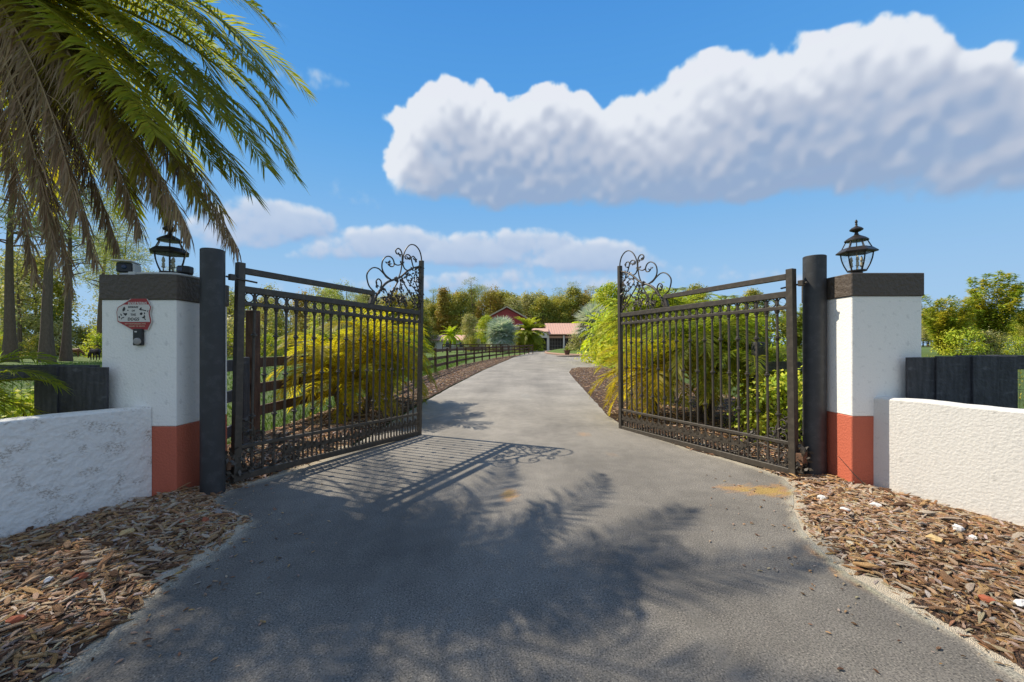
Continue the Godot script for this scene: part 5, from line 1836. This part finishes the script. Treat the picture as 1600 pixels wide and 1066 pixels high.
	part("leaves", mb.mesh(M.leaf), pot)
	var disc := MB.new()
	for sx in [[1.9, 0.2, 0.0], [1.6, 0.27, 0.001]]:
		disc.lathe(Transform3D(Basis(), Vector3(0, -0.13, 0)), PackedVector2Array([Vector2(sx[0], 0), Vector2(sx[0], sx[1] - 0.03), Vector2(sx[0] - 0.04, sx[1]), Vector2(0, sx[1] + sx[2])]), 36)
	var ds := MeshInstance3D.new()
	ds.mesh = disc.mesh(M.curb)
	ds.name = "planter_ring"
	ds.position = W(6.0, ground(5.9, 44.5) + 0.14, 44.3)
	ds.scale = Vector3(0.72, 0.22, 0.6)
	add_child(ds)
	tag(ds, "round stepped pink stone ring under the plant pot", "planter ring")

# ---- horses: joints with radii, smooth union, surface nets

func animal_mesh(bones: Array, cell: float, m: Material) -> ArrayMesh:
	var lo := Vector3.ONE * 99.0
	var hi := Vector3.ONE * -99.0
	for b in bones:
		for e in [[b[0], b[2]], [b[1], b[3]]]:
			lo = lo.min(e[0] - Vector3.ONE * (e[1] + cell * 2.0))
			hi = hi.max(e[0] + Vector3.ONE * (e[1] + cell * 2.0))
	var n := Vector3i(((hi - lo) / cell).ceil()) + Vector3i.ONE
	var val := PackedFloat32Array()
	val.resize(n.x * n.y * n.z)
	var q := 0
	for k in n.z:
		for j in n.y:
			for i in n.x:
				var p := lo + Vector3(i, j, k) * cell
				var s := 0.0
				for b in bones:
					var ab: Vector3 = b[1] - b[0]
					var h := clampf((p - b[0]).dot(ab) / ab.length_squared(), 0, 1)
					s += exp(-(p.distance_to(b[0] + ab * h) - lerpf(b[2], b[3], h)) / (cell * 0.6))
				val[q] = -log(maxf(s, 1e-30)) * cell * 0.6
				q += 1
	var mb := MB.new()
	var id := {}
	var st := [1, n.x, n.x * n.y]
	for k in n.z - 1:
		for j in n.y - 1:
			for i in n.x - 1:
				var o: int = i + j * st[1] + k * st[2]
				var sum := Vector3.ZERO
				var c := 0
				for e in 12:
					var ax := e / 4
					var u: int = (ax + 1) % 3
					var w: int = (ax + 2) % 3
					var off := Vector3.ZERO
					off[u] = e & 1
					off[w] = (e >> 1) & 1
					var a: int = o + int(off.x) + int(off.y) * st[1] + int(off.z) * st[2]
					var va := val[a]
					var vb := val[a + st[ax]]
					if (va < 0) != (vb < 0):
						off[ax] = va / (va - vb)
						sum += off
						c += 1
				if c:
					id[o] = mb.vert(lo + (Vector3(i, j, k) + sum / c) * cell, Vector3.UP)
	for k in range(1, n.z - 1):
		for j in range(1, n.y - 1):
			for i in range(1, n.x - 1):
				var o: int = i + j * st[1] + k * st[2]
				for ax in 3:
					var va := val[o]
					var vb := val[o + st[ax]]
					if (va < 0) != (vb < 0):
						var u: int = st[(ax + 1) % 3]
						var w: int = st[(ax + 2) % 3]
						var r := [id[o], id[o - u], id[o - u - w], id[o - w]]
						if va < 0:
							mb.tri_i(r[0], r[1], r[2])
							mb.tri_i(r[0], r[2], r[3])
						else:
							mb.tri_i(r[0], r[2], r[1])
							mb.tri_i(r[0], r[3], r[2])
	settle(mb, Vector3.UP)
	return mb.mesh(m)

func horse(at: Vector3, turn: float, s: float, m: Material, label: String) -> void:   # grazing, head towards +x
	var t := thing("horse", label, "horse", at, turn)
	t.scale = Vector3.ONE * s
	var b := [[Vector3(-0.34, 0.80, 0), Vector3(0.02, 0.74, 0), 0.20, 0.20], [Vector3(0.02, 0.74, 0), Vector3(0.36, 0.80, 0), 0.20, 0.19], [Vector3(0.40, 0.86, 0), Vector3(0.74, 0.52, 0), 0.13, 0.085], [Vector3(0.74, 0.54, 0), Vector3(0.90, 0.20, 0), 0.085, 0.05]]
	for sg in [-1.0, 1.0]:
		var z: float = sg * 0.11
		b.append([Vector3(0.34, 0.70, z), Vector3(0.36, 0.40, z), 0.10, 0.05])
		b.append([Vector3(0.36, 0.40, z), Vector3(0.35 + sg * 0.05, 0.03, z), 0.048, 0.038])
		b.append([Vector3(-0.38, 0.74, z), Vector3(-0.32, 0.52, z), 0.15, 0.08])
		b.append([Vector3(-0.32, 0.52, z), Vector3(-0.46, 0.34, z), 0.075, 0.05])
		b.append([Vector3(-0.46, 0.34, z), Vector3(-0.42 + sg * 0.03, 0.03, z), 0.046, 0.038])
		b.append([Vector3(0.72, 0.58, sg * 0.05), Vector3(0.69, 0.68, sg * 0.06), 0.03, 0.015])
	part("body", animal_mesh(b, 0.03, m), t)
	var mb := MB.new()
	mb.tube(smooth_path([Vector3(-0.50, 0.90, 0), Vector3(-0.60, 0.75, 0.01), Vector3(-0.60, 0.40, 0.02)], 4), [0.03, 0.045, 0.055, 0.06, 0.06, 0.055, 0.045, 0.03, 0.01], 6)
	part("tail", mb.mesh(M.dark_inside), t)
	mb = MB.new()
	mb.tube(PackedVector3Array([Vector3(0.36, 1.02, 0), Vector3(0.56, 0.82, 0.02), Vector3(0.72, 0.64, 0.02)]), [0.03, 0.05, 0.02], 5)
	part("mane", mb.mesh(M.dark_inside), t)

const SKY_ENERGY := 0.78

func _ready() -> void:
	# camera: level, the lens raised a little
	var cam := Camera3D.new()
	cam.name = "camera"
	cam.projection = Camera3D.PROJECTION_FRUSTUM
	cam.near = 0.05
	cam.far = 2000.0
	cam.size = 0.05 * 1066.0 / 650.0
	cam.frustum_offset = Vector2(0, 0.05 * 7.0 / 650.0)
	cam.position = Vector3(0, 1.30, 0)
	cam.current = true
	add_child(cam)
	var env := Environment.new()
	env.background_mode = Environment.BG_SKY
	env.sky = make_sky()
	env.tonemap_mode = Environment.TONE_MAPPER_LINEAR
	env.tonemap_exposure = 1.28
	env.sdfgi_enabled = true
	env.ssao_enabled = true
	env.ssil_enabled = true
	var we := WorldEnvironment.new()
	we.name = "world_environment"
	we.environment = env
	add_child(we)
	var sun := DirectionalLight3D.new()
	sun.name = "sun"
	sun.light_energy = 1.6
	sun.light_color = Color(1.0, 0.95, 0.87)
	sun.light_angular_distance = 0.5
	sun.shadow_enabled = true
	add_child(sun)
	sun.look_at_from_position(Vector3(-2.09, 2.7, -0.93), Vector3.ZERO)

	make_materials()
	make_ground()
	make_fences()
	make_houses()
	make_entrance()
	make_planting()
	make_grass()

func make_entrance() -> void:
	rng.seed = 3
	pillar(W(-3.162, 0.0, 3.84), 0.633, 1.90, 0.612, 0.212, "left white stucco pillar with a warning sign and a red painted base")
	pillar(W(3.382, 0.0, 4.065), 0.63, 1.954, 0.66, 0.208, "right sunlit white stucco pillar with a red painted base")
	low_wall(W(-3.05, 0, 3.52), W(-3.93, 0, 1.48), 0.16, 0.788, 0.825, M.worn_stucco, "low white wall with worn brown patches, left of the drive")
	low_wall(W(3.26, 0, 3.75), W(4.16, 0, 1.73), 0.16, 0.834, 0.858, M.stucco, "low clean white sunlit wall, right of the drive")
	post(W(-2.634, 0, 3.66), 2.142, 0.093, "round black steel post at the left gate hinge")
	post(W(2.968, 0, 4.08), 2.175, 0.097, "round weathered black steel post at the right gate hinge")
	var g := make_gate()
	tag(g, "left leaf of the ornate iron gate, in shade and standing open", "gate", "ornate iron driveway gates")
	g.transform = Transform3D(Basis(Vector3.UP, deg_to_rad(61.9)) * Basis(Vector3.BACK, deg_to_rad(-1.2)), W(-2.56, 0, 3.8))
	var h := copy(g, "right leaf of the ornate iron gate, sunlit bronze and standing open", Vector3.ZERO, 0)
	h.transform = Transform3D(Basis(Vector3.UP, deg_to_rad(113.5)) * Basis(Vector3.BACK, deg_to_rad(-0.8)) * Basis.from_scale(Vector3(1.05, 1.01, 1.02)), W(2.786, -0.033, 4.06))
	var l := make_lantern()
	tag(l, "black glass lantern on the left pillar under the palm fronds", "lantern", "lanterns on the gate pillars")
	l.position = W(-3.16, 1.90, 3.84)
	l.rotation.y = 0.15
	l.scale = Vector3(0.91, 1.0, 0.91)
	var l2 := copy(l, "black glass lantern on the right pillar against the open sky", W(3.36, 1.954, 4.05), 0.35)
	l2.rotation.z = 0.02
	l2.scale = Vector3(0.91, 1.0, 0.91)
	sign_board(W(-3.193, 1.564, 3.515))
	var t := thing("call_box", "small black button box below the warning sign", "call box", W(-3.148, 1.37, 3.52))
	var mb := MB.new()
	mb.box(Transform3D(Basis(), Vector3(0, 0, 0.015)), Vector3(0.078, 0.14, 0.03), 0.006)
	part("case", mb.mesh(M.black_plastic), t)
	mb = MB.new()
	mb.lathe(Transform3D(Basis(Vector3.RIGHT, PI / 2), Vector3(0.006, -0.035, 0.03)), PackedVector2Array([Vector2(0.03, 0.0), Vector2(0.028, 0.012), Vector2(0.02, 0.018), Vector2(0, 0.02)]), 14)
	part("button", mb.mesh(M.grey_plastic), t)
	mb = MB.new()
	mb.box(Transform3D(Basis(), Vector3(-0.008, 0.045, 0.032)), Vector3(0.02, 0.012, 0.006), 0.002)
	part("lens", mb.mesh(M.pipe), t)
	t = thing("security_camera", "white and black boxy camera on the left pillar's far corner", "camera", W(-3.37, 1.90, 3.68))
	mb = MB.new()
	mb.box(Transform3D(Basis(Vector3.UP, 0.35), Vector3(0.0, 0.075, 0.02)), Vector3(0.125, 0.095, 0.15), 0.014)
	mb.box(Transform3D(Basis(Vector3.UP, 0.35), Vector3(0.0, 0.128, 0.045)), Vector3(0.135, 0.012, 0.2), 0.004)
	mb.box(Transform3D(Basis(), Vector3(0.03, 0.014, 0.0)), Vector3(0.1, 0.03, 0.08), 0.004)
	part("housing", mb.mesh(M.white_plastic), t)
	mb = MB.new()
	mb.box(Transform3D(Basis(Vector3.UP, 0.35), Vector3(0.028, 0.073, 0.094)), Vector3(0.112, 0.082, 0.012), 0.008)
	var face := part("front_glass", mb.mesh(M.black_plastic), t)
	mb = MB.new()
	mb.lathe(Transform3D(Basis(Vector3.UP, 0.35) * Basis(Vector3.RIGHT, PI / 2), Vector3(0.03, 0.078, 0.1)), PackedVector2Array([Vector2(0.02, 0), Vector2(0.016, 0.008), Vector2(0, 0.01)]), 12)
	part("lens", mb.mesh(M.cell_blue), face)
	t = thing("solar_light", "small black solar light beside the left lantern", "light", W(-2.925, 1.90, 3.72))
	mb = MB.new()
	mb.box(Transform3D(Basis(), Vector3(0, 0.018, 0)), Vector3(0.07, 0.036, 0.06), 0.004)
	part("base", mb.mesh(M.pipe), t)
	mb = MB.new()
	mb.lathe(Transform3D(), PackedVector2Array([Vector2(0.0, 0.034), Vector2(0.058, 0.034), Vector2(0.064, 0.05), Vector2(0.064, 0.098), Vector2(0.056, 0.106), Vector2(0, 0.108)]), 8, true, PI / 8)
	part("head", mb.mesh(M.black_plastic), t)
	mb = MB.new()
	mb.box(Transform3D(Basis(), Vector3(0, 0.075, 0.06)), Vector3(0.045, 0.03, 0.004))
	part("solar_cell", mb.mesh(M.cell_blue), t)
	t = thing("conduit_pipe", "thin pale conduit pipe lying along the top of the left pillar", "pipe", W(-3.1, 1.90, 3.56))
	mb = MB.new()
	mb.tube(smooth_path([Vector3(-0.27, 0.012, -0.02), Vector3(-0.05, 0.016, 0.01), Vector3(0.1, 0.014, 0.02), Vector3(0.24, 0.012, -0.02), Vector3(0.26, 0.01, -0.3)], 5), [0.011], 7)
	part("pipe_run", mb.mesh(M.pipe), t)
	mb = MB.new()
	mb.box(Transform3D(Basis(), Vector3(-0.14, 0.014, 0.005)), Vector3(0.06, 0.03, 0.035), 0.004)
	part("joint", mb.mesh(M.pipe), t)

func make_planting() -> void:
	big_palm()
	rng.seed = 51
	var gold := pygmy_kit(Color(0.48, 0.47, 0.035), Color(0.66, 0.50, 0.03), 1.15)
	var green := pygmy_kit(Color(0.24, 0.34, 0.045), Color(0.46, 0.42, 0.05), 1.15)
	pygmy_palm(W(-2.85, 0.02, 7.5), [[-0.35, 0.95, 0.15, 34, 1.0], [0.25, 1.25, -0.3, 34, 1.05], [0.1, 0.6, 0.3, 26, 0.9]], gold, "yellow-green pygmy palm clump behind the left gate")
	pygmy_palm(W(-2.85, 0.02, 9.3), [[0.05, 1.2, 0.0, 34, 1.05], [0.3, 0.85, 0.35, 28, 0.95]], green, "greener pygmy palm behind the yellow clump, left gate")
	pygmy_palm(W(2.55, 0.02, 7.5), [[0.0, 0.80, 0.1, 42, 1.02]], gold, "yellow drooping pygmy palm at the free end of the right gate")
	pygmy_palm(W(3.15, 0.02, 7.0), [[0.0, 1.2, 0.0, 38, 1.1], [0.45, 1.45, -0.2, 32, 1.1]], green, "dark green pygmy palm behind the middle of the right gate")
	pygmy_palm(W(3.6, 0.02, 6.4), [[0.0, 0.85, 0.0, 30, 0.95]], green, "low dark pygmy palm near the hinge side of the right gate")
	pygmy_palm(W(3.45, 0.02, 9.0), [[0.0, 1.75, 0.0, 36, 1.25], [-0.5, 1.85, -0.5, 30, 1.15]], green, "tallest pygmy palm behind the right gate, its fronds above the rail")
	pygmy_palm(W(-4.05, 0.02, 3.05), [[0.0, 0.92, 0.0, 16, 0.62]], green, "small green palm seedling behind the left low wall", "palm_seedling")
	# far palms by the house
	fan_palm(W(-1.5, ground(-1.5, 62), 62), 2.6, 3.1, 64, Color(0.385, 0.525, 0.49), Color(0.595, 0.62, 0.62), "round silvery blue fan palm in front of the house")
	feather_palm(W(2.55, ground(2.5, 66), 66), 3.0, 3.2, 64, Color(0.245, 0.35, 0.0525), Color(0.525, 0.473, 0.0613), "green feather palm between the house and the garage", 0.3, -0.5)
	feather_palm(W(-9.2, ground(-9.2, 62), 62), 2.5, 2.0, 20, Color(0.455, 0.595, 0.0525), Color(0.595, 0.595, 0.07), "small yellow-green palm in front of the low stable", 0.14, -0.4)
	fan_palm(W(9.3, ground(9, 48), 48), 3.4, 2.9, 52, Color(0.438, 0.542, 0.473), Color(0.62, 0.62, 0.62), "tall silvery fan palm with a skirt of dead leaves, beside the lawn island", 160)
	feather_palm(W(7.2, ground(7, 32), 32), 2.0, 2.6, 18, Color(0.49, 0.62, 0.0438), Color(0.62, 0.62, 0.0525), "yellow-green arching palm by the right bark bed", 0.2, -0.3)
	# tree kits
	rng.seed = 61
	var pine_c := [Color(0.33, 0.37, 0.11), Color(0.42, 0.44, 0.14), Color(0.24, 0.29, 0.09)]
	var olive_c := [Color(0.296, 0.307, 0.0569), Color(0.455, 0.41, 0.0683), Color(0.216, 0.261, 0.0501)]
	var rust_c := [Color(0.40, 0.32, 0.065), Color(0.36, 0.33, 0.06), Color(0.44, 0.30, 0.075)]
	var bright_c := [Color(0.501, 0.592, 0.0569), Color(0.62, 0.62, 0.0683), Color(0.364, 0.477, 0.0501)]
	var dull_c := [Color(0.44, 0.43, 0.16), Color(0.52, 0.48, 0.24), Color(0.36, 0.37, 0.12)]
	var pines := []
	for k in 3:
		pines.append(tree_meshes({"h": 16.0, "r": 0.30, "from": 0.5, "w": 6.5, "clumps": 42, "leaves": 84, "leaf": 0.42, "needle": 0.13, "flat": 0.55, "cs": 0.95, "tints": pine_c, "shape": round_crown, "lean": 0.05}))
	var woods := []
	for c in [olive_c, olive_c, rust_c, bright_c, dull_c, olive_c]:
		woods.append(tree_meshes({"h": 14.0, "r": 0.24, "from": 0.26, "w": 6.6, "clumps": 105, "leaves": 62, "leaf": 0.42, "flat": 0.7, "cs": 1.25, "tints": c, "shape": round_crown, "lean": 0.02}))
	var cones := []
	for c in [olive_c, rust_c]:
		cones.append(tree_meshes({"h": 15.0, "r": 0.26, "from": 0.2, "w": 5.4, "clumps": 105, "leaves": 62, "leaf": 0.40, "flat": 0.6, "cs": 1.1, "tints": c, "shape": cone_crown, "lean": 0.02}))
	var thin := []
	for c in [dull_c, pine_c, dull_c]:
		thin.append(tree_meshes({"h": 13.0, "r": 0.15, "from": 0.3, "w": 4.4, "clumps": 46, "leaves": 26, "leaf": 0.30, "flat": 0.7, "cs": 1.0, "tints": c, "shape": round_crown, "lean": 0.04}))
	var shrubs := []
	for c in [bright_c, dull_c, olive_c]:
		shrubs.append(tree_meshes({"h": 2.8, "r": 0.06, "from": 0.05, "w": 3.4, "clumps": 46, "leaves": 58, "leaf": 0.20, "flat": 0.75, "cs": 0.7, "tints": c, "shape": round_crown, "lean": 0.05}))
	var looks := {}
	for q in [[pines, ["tall bare-trunked pine", "leaning bare-trunked pine", "straight pine with a high crown"]], [woods, ["rounded olive tree", "broad dark olive tree", "rust-leaved round tree", "bright yellow-green round tree", "dull buff-green round tree", "dense olive round tree"]], [cones, ["pointed olive tree", "pointed rust-brown tree"]], [thin, ["slender pale tree", "slender green tree", "thin buff tree"]], [shrubs, ["bright yellow-green shrub", "buff shrub", "olive shrub"]]]:
		for k in q[0].size():
			looks[q[0][k][1]] = q[1][k]
	var pick := func(a: Array) -> Array: return a[rng.randi() % a.size()]
	# the wood behind the house, three rows
	rng.seed = 62
	var g1 := "trees of the wood behind the house"
	for row in 3:
		var d0: float = [104.0, 116.0, 130.0][row]
		var x: float = -44.0 - row * 4.0
		while x < 30.0 + row * 5.0:
			var d := d0 + rng.randf_range(-4, 4)
			var q := rng.randf()
			var kit: Array = pick.call(cones) if q < 0.10 else (pick.call(pines) if q < 0.26 else woods[[0, 1, 4, 5, 0, 2, 3][rng.randi() % 7]])
			var top := 1.0 + 0.05 * row + rng.randf_range(-0.12, 0.12) - 0.24 * smoothstep(-14.0, -32.0, x)
			tree(kit, "forest_tree", "%s in the %s of the wood behind the house" % [looks[kit[1]], ["front row", "middle row", "back row"][row]], W(x, ground(0, 80), d), rng.randf() * TAU, top, g1)
			x += rng.randf_range(2.6, 4.4)
	for i in 26:
		var x := rng.randf_range(-42, 26)
		var kit: Array = pick.call(shrubs)
		tree(kit, "woodland_shrub", "%s at the foot of the wood behind the house" % looks[kit[1]], W(x, ground(0, 80), rng.randf_range(94, 100)), rng.randf() * TAU, rng.randf_range(0.9, 1.7), "shrubs at the foot of the wood behind the house")
	# the pine wood on the left
	rng.seed = 63
	tree(pines[0], "pine_tree", "leftmost thick-trunked pine at the frame's left edge", W(-40.3, 0.15, 33.4), 0.4, 1.25, "")
	tree(pines[1], "pine_tree", "leaning thick pine trunk, second from the left", W(-36.9, 0.15, 33.0), 2.2, 1.3, "")
	tree(pines[2], "pine_tree", "slimmer pine trunk, third from the left", W(-37.0, 0.15, 34.5), 4.0, 1.0, "")
	tree(pines[0], "pine_tree", "pine whose crown shows beside the left lantern", W(-49.0, 0.2, 52.0), 1.2, 1.0, "")
	for i in 38:
		var d := rng.randf_range(44, 82)
		var x := rng.randf_range(-1.32, -0.36) * d
		var q := rng.randf()
		var kit: Array = pick.call(thin) if q < 0.66 else (pick.call(pines) if q < 0.86 else woods[[3, 4, 5][rng.randi() % 3]])
		var s := rng.randf_range(0.7, 1.0) * (1.05 if x < -0.85 * d else 0.72)
		tree(kit, "woodland_tree", "%s of the sunlit wood left of the left pillar" % looks[kit[1]], W(x, ground(x, d), d), rng.randf() * TAU, s, "trees of the wood on the left")
	for i in 34:
		var d := rng.randf_range(50, 100)
		var x := rng.randf_range(-0.62, -0.2) * d - 4.0
		if d < 72:
			d = 72 + rng.randf() * 14
		var kit: Array = pick.call(thin) if rng.randf() < 0.6 else pick.call(woods)
		tree(kit, "woodland_tree", "%s of the wood seen through the left gate's bars" % looks[kit[1]], W(x, ground(x, d), d), rng.randf() * TAU, rng.randf_range(0.6, 0.85), "trees of the wood on the left")
	for i in 60:
		var d := rng.randf_range(40, 56) if i < 34 else rng.randf_range(66, 80)
		var x := rng.randf_range(-1.3, -0.55) * d if i < 34 else rng.randf_range(-0.72, -0.2) * d
		var kit: Array = pick.call(shrubs)
		tree(kit, "woodland_shrub", "%s at the edge of the wood %s" % [looks[kit[1]], "left of the left pillar" if i < 34 else "seen through the left gate"], W(x, ground(x, d), d), rng.randf() * TAU, rng.randf_range(0.7, 1.6), "shrubs along the edge of the left wood")
	# trees and bamboo on the right
	rng.seed = 64
	tree(woods[3], "broad_tree", "bright green broad tree just left of the right gate's free end", W(11.6, ground(11, 50), 50), 0.5, 0.62, "")
	tree(woods[3], "broad_tree", "yellow-green tree showing above the crest of the right gate", W(16.5, ground(16, 47), 47), 1.9, 0.55, "")
	tree(woods[5], "broad_tree", "olive tree above the middle of the right gate's rails", W(23.0, ground(23, 52), 52), 3.1, 0.58, "")
	tree(woods[0], "broad_tree", "dark olive tree behind the right gate's hinge side", W(29.0, ground(29, 50), 50), 4.2, 0.52, "")
	for i in 12:
		var d := rng.randf_range(24, 40)
		var x := rng.randf_range(0.24, 0.62) * d
		var kit: Array = pick.call([shrubs[0], shrubs[0], shrubs[2]])
		tree(kit, "roadside_shrub", "%s far behind the right gate" % looks[kit[1]], W(x, ground(x, d), d), rng.randf() * TAU, rng.randf_range(1.0, 1.7), "bright shrubs behind the right gate")
	tree(shrubs[0], "low_shrub", "small leafy shrub between the black post and right pillar", W(3.75, 0.0, 5.5), 0.3, 0.34, "")
	tree(shrubs[0], "low_shrub", "leafy shrub right of the black post", W(4.35, 0.0, 6.6), 1.3, 0.42, "")
	tree(shrubs[1], "low_shrub", "orange-tinged shrub under the tall silvery fan palm", W(8.2, ground(8, 50), 50), 1.0, 0.9, "")
	tree(shrubs[0], "low_shrub", "yellow shrub at the corner of the garage", W(4.1, ground(4, 66), 66), 1.0, 0.75, "")
	tree(woods[3], "garden_tree", "yellow-green tree before the left corner of the red-roofed house", W(-4.3, ground(-4, 68), 68), 1.0, 0.42, "")
	tree(woods[4], "garden_tree", "buff-green tree between the red-roofed house and the stable", W(-7.6, ground(-7, 74), 74), 2.0, 0.46, "")
	tree(shrubs[1], "low_shrub", "buff shrub under the silvery palm in front of the house", W(-2.6, ground(-2, 64), 64), 2.6, 0.8, "")
	tree(shrubs[2], "low_shrub", "olive shrub under the green feather palm", W(1.2, ground(1, 66), 66), 0.6, 0.8, "")
	tree(shrubs[2], "low_shrub", "round green shrub right of the stable", W(-6.9, ground(-7, 68), 68), 2.0, 0.8, "")
	tree(shrubs[0], "low_shrub", "yellow-green weeds behind the left wire mesh", W(-5.4, -0.1, 4.6), 2.0, 0.32, "")
	var leafy_b := [Color(0.385, 0.438, 0.0438), Color(0.525, 0.473, 0.0525), Color(0.245, 0.333, 0.0385)]
	var kit_b := bamboo_meshes(8.0, 4.4, 50, 10500, 0.40, leafy_b)
	var kit_c := bamboo_meshes(8.5, 3.6, 44, 10500, 0.40, leafy_b)
	bamboo(kit_b, "low spreading bamboo clump just right of the right pillar", W(34.5, ground(30, 34), 33), 0.0, 0.72)
	bamboo(kit_c, "tall pointed bamboo clump standing against the sky on the right", W(41.5, ground(30, 34), 36), 1.0, 1.0)
	bamboo(kit_b, "bamboo clump cut by the right edge of the frame", W(45.5, ground(30, 34), 35.5), 2.4, 0.8)
	bamboo(kit_c, "bamboo clump behind the right gate hinge post", W(22.5, ground(22, 33), 33), 3.0, 0.6)
	bamboo(kit_b, "bamboo clump behind the palms of the right gate", W(15.5, ground(15, 30), 30), 4.0, 0.6)
	bamboo(kit_c, "bamboo clump hidden partly by the right pillar", W(29.5, ground(29, 36), 36), 5.0, 0.6)
	bamboo(kit_b, "bushy bamboo filling the gap left of the tall pointed clump", W(38.0, ground(30, 34), 36.5), 2.0, 0.62)
	for q in [[34.0, 31.5, 0, 0.7, "bright low shrub at the foot of the bamboo nearest the right pillar"], [37.6, 33.0, 1, 0.65, "buff low shrub in the gap between the bamboo clumps"], [40.5, 33.5, 0, 0.5, "bright low shrub in front of the tall pointed bamboo"], [44.0, 34.0, 2, 0.6, "olive low shrub in front of the bamboo at the frame's edge"]]:
		tree(shrubs[q[2]], "low_shrub", q[4], W(q[0], ground(30, 34), q[1]), q[0], q[3], "")
	var g2 := "trees of the far wood on the right"
	for i in 60:
		var d := rng.randf_range(110, 150)
		var kit: Array = woods[[0, 3, 4, 5][rng.randi() % 4]]
		tree(kit, "distant_tree", "%s on the right horizon behind the bamboo" % looks[kit[1]], W((rng.randf_range(0.34, 1.45) if i < 34 else rng.randf_range(0.92, 1.4)) * d, ground(30, 80), d), rng.randf() * TAU, rng.randf_range(0.5, 0.75) if i < 34 else rng.randf_range(0.55, 0.95), g2)
	horse(W(-31.4, 0.2, 31.3), PI * 0.9, 0.86, M.horse_dark, "small dark brown horse grazing beyond the black board fence")
	horse(W(-39.0, 0.25, 37.0), 0.5, 0.8, M.horse_chestnut, "chestnut horse at the edge of the left wood")
